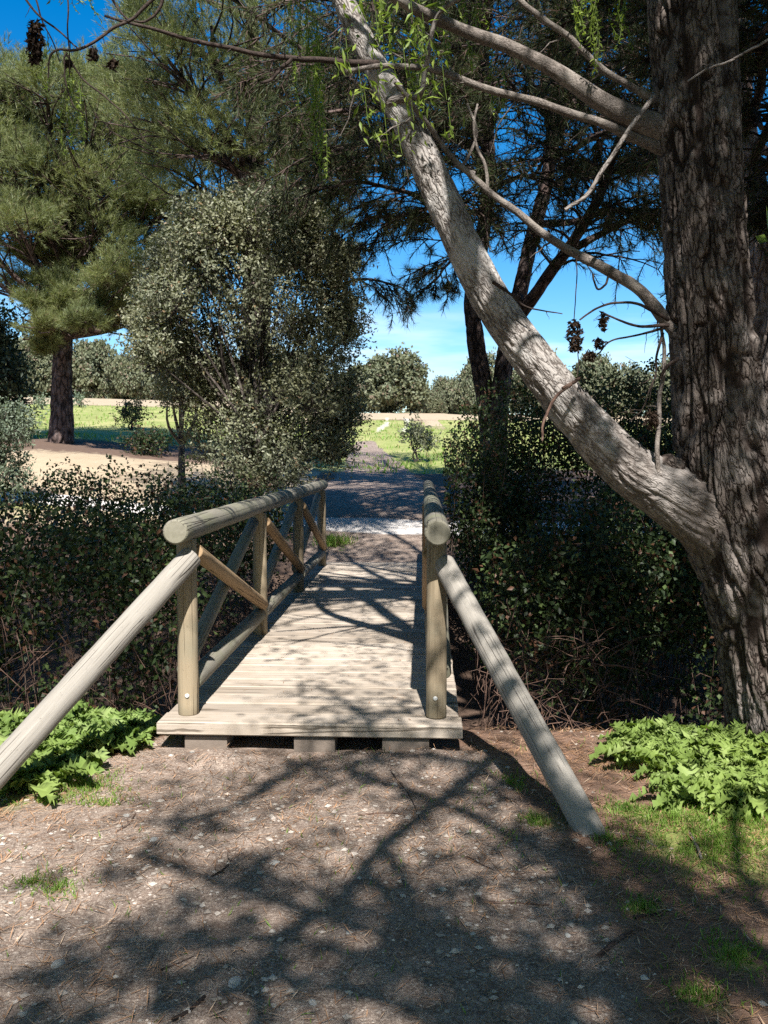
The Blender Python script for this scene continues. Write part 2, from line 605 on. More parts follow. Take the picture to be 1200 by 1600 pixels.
M['grey_leaf'] = leaf_mat('grey_leaf', (0.07, 0.095, 0.065), (0.16, 0.20, 0.14), 0.2, 0.5, 0.3, (0.24, 0.28, 0.21))
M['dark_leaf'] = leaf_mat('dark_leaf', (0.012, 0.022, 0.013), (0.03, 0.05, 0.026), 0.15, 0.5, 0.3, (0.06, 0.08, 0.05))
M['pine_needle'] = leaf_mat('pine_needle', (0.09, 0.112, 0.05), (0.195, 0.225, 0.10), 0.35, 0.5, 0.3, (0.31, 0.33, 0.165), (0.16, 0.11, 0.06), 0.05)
M['pine_needle_shaded'] = leaf_mat('pine_needle_shaded', (0.03, 0.042, 0.02), (0.06, 0.08, 0.035), 0.25, 0.55, 0.25, (0.09, 0.11, 0.05), (0.11, 0.07, 0.05), 0.2)  # darker copy of the pine needles, crown shade put into the colour
M['willow_leaf'] = leaf_mat('willow_leaf', (0.11, 0.17, 0.03), (0.20, 0.28, 0.055), 0.45, 0.45, 0.3, (0.30, 0.36, 0.08))
M['weed_leaf'] = leaf_mat('weed_leaf', (0.115, 0.185, 0.045), (0.215, 0.305, 0.085), 0.35, 0.55, 0.2, (0.31, 0.39, 0.15))
M['grass_blade'] = leaf_mat('grass_blade', (0.10, 0.20, 0.03), (0.20, 0.33, 0.06), 0.4, 0.5, 0.3, (0.28, 0.38, 0.10), (0.36, 0.28, 0.14), 0.12)
M['needle_litter'] = leaf_mat('needle_litter', (0.14, 0.07, 0.04), (0.42, 0.25, 0.15), 0.0, 0.8, 0.15, (0.58, 0.45, 0.33))
M['dead_leaf'] = leaf_mat('dead_leaf', (0.018, 0.012, 0.010), (0.04, 0.027, 0.02), 0.1, 0.8, 0.1)

def stone_mat(name, a, b, sc=30):
    m, t, o = newmat(name)
    g = N(t)
    n = g.noise(g.pos(), sc, 5, 0.7)
    col = g.mix(n, a, b)
    col = g.mix(g.attr('rnd'), tuple(np.array(a) * 0.7), col)
    g.principled(col, 0.9, g.bump(n, 0.5, 0.01), 0.2, o)
    return m
M['stone'] = stone_mat('stone', (0.30, 0.285, 0.26), (0.52, 0.50, 0.46))
M['pebble'] = stone_mat('pebble', (0.28, 0.235, 0.195), (0.72, 0.64, 0.56), 60)
M['concrete'] = stone_mat('concrete', (0.16, 0.125, 0.10), (0.33, 0.275, 0.225), 22)
m, t, o = newmat('bolt_metal')
N(t).principled((0.55, 0.55, 0.53), 0.45, None, 0.5, o)
M['bolt'] = m

def ground_mat():
    m, t, o = newmat('ground_soil')
    g = N(t)
    p = g.pos()
    mp, mg, md, mv, mn = (g.attr(k) for k in ('m_path', 'm_grass', 'm_dry', 'm_gravel', 'm_litter'))
    big = g.noise(p, 1.3, 5, 0.65)
    mid = g.noise(p, 9, 5, 0.7)
    fine = g.noise(p, 75, 4, 0.75)
    grit = g.noise(p, 260, 2, 0.8)
    soil = g.mix(mid, (0.075, 0.050, 0.036), (0.17, 0.115, 0.085))
    # trodden path: grey brown earth full of light chips
    path = g.mix(g.ramp(mid, [(0.35, 0.0), (0.68, 1.0)]), (0.125, 0.09, 0.071), (0.335, 0.258, 0.21))
    path = g.mix(g.ramp(fine, [(0.45, 0.0), (0.62, 0.85)]), path, (0.46, 0.375, 0.305))
    path = g.mix(g.ramp(grit, [(0.40, 0.8), (0.52, 0.0)]), path, (0.07, 0.046, 0.034))
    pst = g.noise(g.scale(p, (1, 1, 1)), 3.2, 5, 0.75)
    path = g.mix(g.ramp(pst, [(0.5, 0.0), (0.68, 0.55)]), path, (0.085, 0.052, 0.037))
    cell = g.voro(p, 70, 'F1', 'Color')
    cd_ = g.voro(p, 70, 'F1', 'Distance')
    chip = g.math('MULTIPLY', g.ramp(cd_, [(0.16, 1.0), (0.36, 0.0)]), g.ramp(cell, [(0.60, 0.0), (0.78, 1.0)]))
    cd2 = g.voro(p, 34, 'F1', 'Distance')
    cl2 = g.voro(p, 34, 'F1', 'Color')
    chip2 = g.math('MULTIPLY', g.ramp(g.math('ADD', cd2, g.math('MULTIPLY', g.noise(p, 120, 2), 0.25)), [(0.28, 1.0), (0.40, 0.0)]), g.ramp(cl2, [(0.66, 0.0), (0.80, 1.0)]))
    path = g.mix(g.math('MULTIPLY', chip, 0.7), path, g.mix(cell, (0.30, 0.22, 0.165), (0.74, 0.64, 0.55)))
    path = g.mix(g.math('MULTIPLY', chip2, 0.75), path, g.mix(fine, (0.24, 0.18, 0.14), (0.66, 0.57, 0.49)))
    streak = g.noise(g.scale(p, (1, 5, 1)), 24, 3, 0.7, 1.5)
    lit = g.mix(g.ramp(streak, [(0.4, 0.0), (0.65, 1.0)]), (0.105, 0.062, 0.042), (0.27, 0.165, 0.115))
    lit = g.mix(g.ramp(grit, [(0.55, 0.0), (0.68, 0.7)]), lit, (0.40, 0.31, 0.25))
    grass = g.mix(g.ramp(g.noise(p, 2.2, 6, 0.7), [(0.3, 0.0), (0.7, 1.0)]), (0.175, 0.205, 0.055), (0.32, 0.335, 0.12))
    grass = g.mix(g.math('MULTIPLY', g.ramp(big, [(0.5, 0.0), (0.7, 1.0)]), 0.5), grass, (0.38, 0.34, 0.15))
    grass = g.mix(g.ramp(g.noise(p, 30, 3, 0.7), [(0.35, 0.55), (0.55, 0.0)]), grass, (0.06, 0.10, 0.022))
    grass = g.mix(g.ramp(g.noise(p, 0.55, 7, 0.75), [(0.48, 0.0), (0.62, 0.6)]), grass, (0.42, 0.37, 0.17))
    grass = g.mix(g.ramp(g.noise(p, 1.1, 7, 0.8), [(0.52, 0.0), (0.7, 0.6)]), grass, (0.10, 0.15, 0.035))
    dry = g.mix(g.noise(p, 2.5, 7, 0.75), (0.26, 0.195, 0.125), (0.50, 0.41, 0.285))
    dry = g.mix(g.ramp(fine, [(0.35, 0.5), (0.55, 0.0)]), dry, (0.25, 0.18, 0.11))
    grav = g.mix(g.noise(p, 12, 6, 0.8), (0.42, 0.38, 0.34), (0.76, 0.71, 0.66))
    def edge(mask, amp=0.5):
        nn = g.math('MULTIPLY', g.math('SUBTRACT', g.noise(p, 5, 5, 0.75), 0.5), amp)
        return g.ramp(g.math('ADD', mask, nn), [(0.38, 0.0), (0.62, 1.0)])
    col = g.mix(edge(mn), soil, lit)
    col = g.mix(edge(md, 0.9), col, dry)
    col = g.mix(edge(mg, 0.8), col, grass)
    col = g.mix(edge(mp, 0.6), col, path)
    col = g.mix(edge(mv, 0.4), col, grav)
    h = g.math('ADD', g.math('MULTIPLY', fine, 0.7), g.math('ADD', g.math('MULTIPLY', grit, 0.35), g.math('MULTIPLY', chip, 0.6)))
    nb = g.bump(h, 0.7, 0.008)
    g.principled(col, 0.95, nb, 0.12, o)
    return m
M['ground'] = ground_mat()

# ------------------------------------------------------------------ terrain
_PY = np.array([-30, 11, 12, 12.8, 13.5, 15, 18, 24, 32, 45, 60, 66, 80, 120, 500])
_PZ = np.array([0.0, 0.0, 0.08, 0.20, 0.34, 0.60, 0.88, 1.32, 1.88, 2.98, 4.25, 4.55, 4.6, 3.5, -8])
def bx_center(y):                # bridge / path centre line
    y = np.asarray(y, float)
    near = -0.405 + 0.041 * (y - 4.85)
    far = np.interp(y, [12, 15, 19, 23, 32, 40, 50, 62], [-0.11, -0.12, -0.15, -0.2, -0.62, -0.9, 0.2, 0.9])
    return np.where(y < 12, near, far)

def H(x, y):
    x = np.asarray(x, float)
    y = np.asarray(y, float)
    x, y = np.broadcast_arrays(x, y)
    z = np.interp(y, _PY, _PZ)
    ditch = sstep(5.15, 7.2, y + 0.12 * n2(x, y, 0.7, 3)) * (1 - sstep(9.6, 12.2, y))
    z = z - 1.15 * ditch
    left = np.clip(-x - 1.5, 0, 40)
    z = z + np.clip(0.085 * left, 0, 0.62) * sstep(13.5, 21, y)
    z = z + 0.026 * np.clip(left - 5, 0, 60) * sstep(24, 60, y)
    z = z - 0.014 * np.clip(x, 0, 40) * sstep(20, 60, y)
    z = z + 0.10 * n2(x, y, 0.35, 11, 2) * sstep(13, 20, y) + 0.02 * n2(x, y, 1.7, 12) * (0.3 + sstep(5, 7, y))
    z = z + np.clip(0.035 + 0.05 * n2(x, y, 2.3, 14), 0, .06) * np.exp(-((y - 4.74) / 0.13) ** 2) * (np.abs(x + 0.4) < 1.2)
    # foreground: a slight crown on the path, low banks beside it
    off = np.abs(x - bx_center(y))
    z = z + 0.05 * sstep(1.2, 2.2, off) * (1 - sstep(4.5, 5.5, y))
    z = z + (0.012 * n2(x, y, 4, 21, 3)) * (1 - sstep(6, 9, y))
    return z

def Hs(x, y):
    return float(H(np.array([x]), np.array([y]))[0])

def G(px, py):
    """Ground point seen at a photo pixel (marches the view ray)."""
    Ys = np.concatenate([np.arange(1.5, 20, 0.02), np.arange(20, 120, 0.2)])
    a = (px - 600.0) / F
    b = (800.0 - py) / F
    c, s = math.cos(PITCH), math.sin(PITCH)
    d = np.array([a, c + b * s, -s + b * c])
    pts = CAM + d[None] * (Ys / d[1])[:, None]
    under = pts[:, 2] < H(pts[:, 0], pts[:, 1])
    k = int(np.argmax(under)) if under.any() else len(Ys) - 1
    return pts[k]

def spacing(lo, hi, step, grow, far):
    a = [lo]
    core = list(np.arange(lo, hi + 1e-6, step))
    up, s = [core[-1]], step
    while up[-1] < far[1]:
        s *= grow
        up.append(up[-1] + s)
    dn, s = [core[0]], step
    while dn[-1] > far[0]:
        s *= grow
        dn.append(dn[-1] - s)
    return np.array(dn[:0:-1] + core + up[1:])

def masks(x, y):
    c = bx_center(y)
    off = x - c
    wob = 0.16 * n2(x, y, 1.3, 31)
    hw = np.interp(y, [0, 2.6, 4.6, 5.2, 11.5, 12.2, 15, 19, 23, 32, 36], [1.5, 1.30, 0.98, 0.6, 0.5, 0.95, 1.05, 1.1, 0.8, 0.5, 0.25])
    hwl = np.where(y < 6, hw + 0.25, hw)
    d = np.where(off < 0, -off - hwl, off - hw) + wob
    soft = np.where(y < 6, 0.45, 0.25)
    m_path = np.clip(0.5 - d / soft, 0, 1)
    m_path = m_path * (1 - sstep(33, 36, y)) * np.where((y > 5.3) & (y < 11.6), 0, 1)
    # crossing gravel track
    tc = np.interp(x, [-40, -7, -1.0, 1.0, 6], [21, 16.6, 14.55, 14.2, 14.0])
    m_gr = np.clip(0.5 - (np.abs(y - tc) - 0.42 + 0.15 * n2(x, y, 1.5, 33)) / 0.35, 0, 1)
    # wheel tracks on the hill
    for cx in (-0.05, 1.0):
        tr = np.clip(0.5 - (np.abs(x - (cx + 0.12 * np.sin(y * 0.3) + 0.03 * (y - 45))) - 0.22 + 0.2 * n2(x, y, 0.6, 34)) / 0.3, 0, 1)
        m_gr = np.maximum(m_gr, 0.50 * tr * sstep(37, 41, y) * (1 - sstep(52, 56, y)))
    # grass
    field = sstep(20.5, 24, y + 1.5 * n2(x, y, 0.25, 35)) 
    field = np.where(x < -2, sstep(24, 28, y + 2.5 * n2(x, y, 0.25, 35)), field)
    crest = sstep(50.5, 53.5, y + 3 * n2(x, y, 0.06, 36) + 0.06 * np.clip(-x, 0, 20))
    m_grass = field * (1 - crest)
    yel = np.clip(0.55 + 1.2 * n2(x, y, 0.18, 37), 0, 1) * sstep(36, 47, y) * (1 - crest) * np.where((x > -4) & (x < 3), 0.95, 0.3)
    m_dry = np.maximum(crest, 0)
    m_dry = np.maximum(m_dry, sstep(13.5, 15, y) * (1 - sstep(20, 24, y)) * np.where(x < -1.5, 0.95, 0.2) * np.clip(0.75 + 0.6 * n2(x, y, 0.5, 38), 0, 1))
    m_grass = np.clip(m_grass - yel, 0, 1)
    m_dry = np.maximum(m_dry, yel)
    for (gx, gy, gr, a) in GRASS_SPOTS:
        q = np.hypot(x - gx, (y - gy)) / gr
        m_grass = np.maximum(m_grass, a * np.exp(-q * q) * (0.75 + 0.5 * n2(x, y, 4, 39)))
    m_lit = np.clip(0.55 + 0.7 * n2(x, y, 1.1, 40), 0, 1) * np.where(y < 7, 1, 0.6)
    return m_path, np.clip(m_grass, 0, 1), m_dry, m_gr, m_lit

GRASS_SPOTS = []
for (px, py, r_, a) in ((1130, 1350, 0.34, 1.0), (1180, 1300, 0.3, 1.0), (1060, 1300, 0.2, 0.8), (850, 1300, 0.17, 0.8), (990, 1280, 0.15, 0.6), (800, 1235, 0.14, 0.55), (1015, 1440, 0.08, 0.7),
                        (1165, 1530, 0.13, 0.75), (1110, 1590, 0.1, 0.7), (960, 1330, 0.08, 0.7), (630, 1178, 0.12, 0.7),
                        (45, 1268, 0.22, 0.9), (130, 1240, 0.16, 0.8), (75, 1405, 0.08, 0.7), (36, 1395, 0.07, 0.6), (100, 1525, 0.05, 0.5), (205, 1100, 0.35, 0.6), (60, 1120, 0.5, 0.8), (1150, 1250, 0.4, 0.8), (150, 1270, .12, .6)):
    Y_ = 1.6 * F / (py - 710.0)
    GRASS_SPOTS.append(((px - 600.0) / F * Y_, Y_, r_ * 1.25, a))
for (gx, gy, gr) in ((-0.75, 13.3, 0.3), (-6, 15.4, 1.2), (-4, 15.6, 1.0)):
    GRASS_SPOTS.append((gx, gy, gr, 0.75))

xs = spacing(-2.6, 2.4, 0.036, 1.11, (-260, 260))
ys = np.concatenate([np.arange(-12, 2.2, 0.4), np.arange(2.3, 5.6, 0.03), np.arange(5.6, 17, 0.09)])
tail, s_ = [ys[-1]], 0.09
while tail[-1] < 480:
    s_ = min(s_ * 1.03, 12) if tail[-1] < 75 else s_ * 1.12
    tail.append(tail[-1] + s_)
ys = np.concatenate([ys, tail[1:]])
X, Yg = np.meshgrid(xs, ys)
Z = H(X, Yg)
ms = masks(X, Yg)
nx, ny = len(xs), len(ys)
VT = np.stack([X, Yg, Z], -1).reshape(-1, 3)
ii, jj = np.meshgrid(np.arange(ny - 1), np.arange(nx - 1), indexing='ij')
QT = np.stack([ii * nx + jj, ii * nx + jj + 1, (ii + 1) * nx + jj + 1, (ii + 1) * nx + jj], -1).reshape(-1, 4)
MK = [k.reshape(-1) for k in ms]
fc = [k[QT].mean(1) for k in MK]
zone = np.zeros(len(QT), int)
yc = VT[QT][:, :, 1].mean(1)
zone[(fc[1] > 0.5) & (yc > 19)] = 3
zone[fc[0] > 0.5] = 1
zone[(fc[3] > 0.5)] = 2
zone[(zone == 2) & (yc > 30)] = 3
for k, nm in ((0, 'ground'), (1, 'path'), (2, 'gravel_track'), (3, 'grass_field')):
    q = QT[zone == k]
    if not len(q):
        continue
    used, inv = np.unique(q.ravel(), return_inverse=True)
    mb = MB()
    mb.add(VT[used], inv.reshape(-1, 4))
    ob = put(nm, mb, M['ground'], extra={n_: MK[i_][used] for i_, n_ in enumerate(('m_path', 'm_grass', 'm_dry', 'm_gravel', 'm_litter'))})
    ob['kind'] = 'structure'

# ------------------------------------------------------------------ footbridge
AX = unit(np.array([0.041, 1.0, 0]))          # along the bridge
UX = np.array([AX[1], -AX[0], 0])             # to its right
B0 = np.array([-0.405, 4.85, 0.0])
DZ = 0.165                                     # deck top
def BP(s, u, z):
    return B0 + AX * s + UX * u + np.array([0, 0, z])
bridge = thing('footbridge', 'weathered timber footbridge with plank deck, log handrails and crossed braces over the bramble filled ditch', 'footbridge', B0)
mb = MB()
npl = 38
pw = 7.42 / npl
for k in range(npl):
    tilt = random.uniform(-0.0015, 0.0015)
    ux = unit(UX + np.array([0, 0, random.uniform(-.004, .004)]))
    hw = 0.815 + random.uniform(-0.006, 0.006) if k else 0.82
    off = random.uniform(-0.008, 0.008)
    cz = DZ - 0.024 + random.uniform(-0.0015, 0.0015)
    if k == 0:
        box(mb, BP(pw * 0.5, off, DZ - 0.036), hw, pw * 0.5 - 0.004, 0.036, ux, AX, 0.007, random.random())
    else:
        box(mb, BP(pw * (k + 0.5), off, cz), hw, pw * 0.5 - 0.008, 0.024, ux, AX, 0.006, random.random())
put('deck', mb, M['wood_deck'], bridge, smooth=False)
for u in (-0.6, 0.0, 0.6):
    mb = MB()
    box(mb, BP(3.75, u, -0.025), 3.55, 0.05, 0.07, AX, -UX, 0.008)
    put('bearer', mb, M['wood_brace'], bridge, smooth=False)
for s, u, hwid in ((0.14, -0.56, 0.115), (0.13, 0.03, 0.11), (0.13, 0.52, 0.125), (7.3, -0.5, 0.2), (7.3, 0.5, 0.2)):
    mb = MB()
    z1 = DZ - 0.080 if s < 1 else DZ - .055
    c = BP(s, u, (z1 - 0.16) / 2)
    box(mb, c, hwid, 0.10, (z1 + 0.16) / 2, UX, AX, 0.010)
    put('footing_block', mb, M['concrete'], bridge, smooth=False)
posts_s = (0.17, 2.45, 4.75, 7.0)
PU = 0.685
RZ = 1.03
for side in (-1, 1):
    u = side * PU
    for k, s in enumerate(posts_s):
        mb = MB()
        log(mb, BP(s, u, DZ + 0.001), BP(s, u, DZ + RZ - 0.055), 0.057, 0.054, 24, 18, 0.006, seed=k + 3 * side + 5)
        po = put('post', mb, M['wood_post'], bridge)
        if k == 0:
            mb = MB()
            c = BP(s, u - 0.006 * side, DZ + 0.115)
            a = c - AX * 0.050
            tube(mb, [a, a - AX * 0.010, a - AX * 0.013], [0.013, 0.012, 0.008], 14)
            bo = MB()
            bo.V, bo.Q, bo.T, bo.A, bo.B, bo.C, bo.n = mb.V, mb.Q, mb.T, mb.A, mb.B, mb.C, mb.n
            put('bolt', bo, M['bolt'], po)
    mb = MB()
    log(mb, BP(-0.06, u, DZ + RZ), BP(7.22, u, DZ + RZ + 0.01), 0.068, 0.064, 30, 60, 0.010, seed=9 + side, knots=0.025)
    put('handrail', mb, M['wood_rail'], bridge)
    for a, b in zip(posts_s[:-1], posts_s[1:]):
        mb = MB()
        log(mb, BP(a + 0.05, u, DZ + 0.165), BP(b - 0.05, u, DZ + 0.165), 0.056, 0.054, 24, 20, 0.006, seed=int(a * 7) + side)
        put('lower_rail', mb, M['wood_rail'], bridge)
        mb = MB()
        log(mb, BP(a + 0.05, u - side * 0.035, DZ + 0.90), BP(b - 0.06, u - side * 0.035, DZ + 0.25), 0.044, 0.044, 20, 14, 0.006, seed=int(a * 5) + 2)
        put('brace', mb, M['wood_brace'], bridge)
        mb = MB()
        log(mb, BP(a + 0.06, u + side * 0.04, DZ + 0.23), BP(b - 0.05, u + side * 0.04, DZ + 0.90), 0.044, 0.044, 20, 14, 0.006, seed=int(a * 5) + 4)
        put('brace', mb, M['wood_rail'], bridge)
mb = MB()
log(mb, np.array([-1.965, 3.80, -0.10]), P(300, 868, 4.965), 0.068, 0.062, 26, 40, 0.010, seed=31, knots=0.018)
put('slanting_handrail', mb, M['wood_diag'], bridge)
mb = MB()
gb = np.array([0.895, 3.80, -0.04])
log(mb, gb, P(692, 878, 4.985), 0.064, 0.060, 26, 40, 0.012, seed=44, knots=0.018)
put('slanting_handrail', mb, M['wood_diag'], bridge)

# ------------------------------------------------------------------ willow on the right
def furrow(bk, sx, sl, seed):
    q = np.stack([bk[..., 0] / sx, bk[..., 1] / sx, bk[..., 2] / sl], -1)
    wq = q + 0.55 * np.stack([noise(q * 0.8 + 11, seed + 7), noise(q * 0.8 + 23, seed + 8), noise(q * .8 + 5, seed + 9)], -1)
    a = np.abs(noise(wq, seed))
    b = np.abs(noise(wq * 1.27 + 31.7, seed + 1))
    return np.minimum(a, b)

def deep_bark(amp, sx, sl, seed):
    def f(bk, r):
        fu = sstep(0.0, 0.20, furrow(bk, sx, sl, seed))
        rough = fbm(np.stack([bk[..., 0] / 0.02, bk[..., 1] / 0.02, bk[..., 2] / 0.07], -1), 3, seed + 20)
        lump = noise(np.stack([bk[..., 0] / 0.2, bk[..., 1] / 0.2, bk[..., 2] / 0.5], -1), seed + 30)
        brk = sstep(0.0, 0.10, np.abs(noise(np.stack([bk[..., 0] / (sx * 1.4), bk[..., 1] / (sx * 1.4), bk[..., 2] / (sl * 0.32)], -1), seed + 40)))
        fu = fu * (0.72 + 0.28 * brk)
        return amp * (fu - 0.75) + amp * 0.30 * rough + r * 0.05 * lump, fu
    return f

WY = 4.9
wil = thing('willow_tree', 'large willow right of the bridge with deep furrowed bark and a thick slanting limb', 'tree', (2.15, WY + 0.1, Hs(2.15, WY + .1)))
def pxpath(lst, Y0):
    """[(px, py, r_px[, Y])] -> points and radii at real distance."""
    pts, rad = [], []
    for e in lst:
        Y = e[3] if len(e) > 3 else Y0
        pts.append(P(e[0], e[1], Y))
        rad.append(e[2] * Y / F)
    return np.array(pts), np.array(rad)

tr = [(1246, 1240, 112, 5.0), (1238, 1180, 98, 5.0), (1222, 1090, 86, 4.98), (1203, 990, 82, 4.95), (1185, 900, 86, 4.93), (1160, 820, 92, 4.92), (1136, 730, 76, 4.9), (1124, 640, 66), (1114, 520, 62), (1103, 400, 60), (1094, 250, 60), (1088, 150, 62), (1080, 0, 60), (1074, -160, 58), (1080, -420, 52), (1110, -800, 44), (1150, -1200, 34)]
pts, rad = pxpath(tr, WY)
pp, rr = smooth_path(pts, 640, rad)
mb = MB()
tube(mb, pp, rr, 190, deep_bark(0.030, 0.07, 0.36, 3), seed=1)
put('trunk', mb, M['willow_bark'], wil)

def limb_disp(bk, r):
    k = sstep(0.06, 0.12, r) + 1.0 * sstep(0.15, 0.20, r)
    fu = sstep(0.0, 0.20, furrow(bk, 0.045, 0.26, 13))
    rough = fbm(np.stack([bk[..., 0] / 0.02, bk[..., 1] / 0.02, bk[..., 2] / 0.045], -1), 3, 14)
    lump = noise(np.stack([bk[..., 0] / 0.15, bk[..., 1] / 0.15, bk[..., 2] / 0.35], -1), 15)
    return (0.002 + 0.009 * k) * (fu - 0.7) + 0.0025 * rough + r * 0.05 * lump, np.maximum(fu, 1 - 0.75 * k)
lm = [(1200, 1010, 54, 5.0), (1174, 912, 58, 4.94), (1122, 826, 55, 4.88), (1052, 774, 47, 4.85), (985, 734, 41, 4.85), (918, 668, 35, 4.85), (862, 598, 32, 4.85), (790, 502, 30, 4.86), (744, 425, 29, 4.88), (694, 318, 26, 4.9), (640, 200, 23, 4.9), (588, 105, 19, 4.9), (536, 0, 16, 4.92), (500, -90, 14, 4.95), (470, -260, 12, 5.0), (470, -480, 10, 5.1), (500, -760, 7, 5.2)]
pts, rad = pxpath(lm, WY)
pp, rr = smooth_path(pts, 520, rad)
mb = MB()
LR = np.linspace(0, 1, 520)
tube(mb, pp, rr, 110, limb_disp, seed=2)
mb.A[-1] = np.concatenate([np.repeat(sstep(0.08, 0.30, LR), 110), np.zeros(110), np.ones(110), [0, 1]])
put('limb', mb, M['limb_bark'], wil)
# second stem at the right edge
pts, rad = pxpath([(1190, 790, 46, 5.05), (1205, 690, 40, 5.08), (1222, 590, 36, 5.1), (1240, 480, 33, 5.1), (1262, 340, 30, 5.1), (1290, 150, 28, 5.1), (1330, -150, 24, 5.1), (1380, -600, 18, 5.1)], 5.1)
pp, rr = smooth_path(pts, 260, rad)
mb = MB()
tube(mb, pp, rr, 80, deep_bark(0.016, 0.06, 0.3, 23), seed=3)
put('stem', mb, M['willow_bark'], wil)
# burl in the fork
mb = MB()
pts, rad = pxpath([(1062, 745, 16, 4.84), (1046, 728, 20, 4.80), (1040, 716, 12, 4.78)], WY)
tube(mb, smooth_path(pts, 14), np.interp(np.linspace(0, 1, 14), [0, .5, 1], rad), 26, lambda bk, r: 0.010 * fbm(bk / 0.018, 3, 4))
put('burl', mb, M['willow_bark'], wil)

def twigs_on(mb, pts, n, L, r, seed, up=0.0, sides=4):
    g = np.random.default_rng(seed)
    for k in range(n):
        i = g.integers(int(len(pts) * 0.25), len(pts) - 1)
        d = unit(pts[min(i + 1, len(pts) - 1)] - pts[i - 1])
        side = unit(np.cross(d, g.normal(size=3)))
        dd = unit(d * g.uniform(0.2, 0.8) + side + np.array([0, 0, up]))
        ln = L * g.uniform(0.4, 1.2)
        q = np.array([pts[i] + dd * ln * t + np.array([0, 0, -0.25 * ln * t * t]) + g.normal(size=3) * ln * 0.03 * (t > 0) for t in np.linspace(0, 1, 6)])
        tube(mb, q, np.linspace(r, r * 0.35, 6), sides, cap=False)

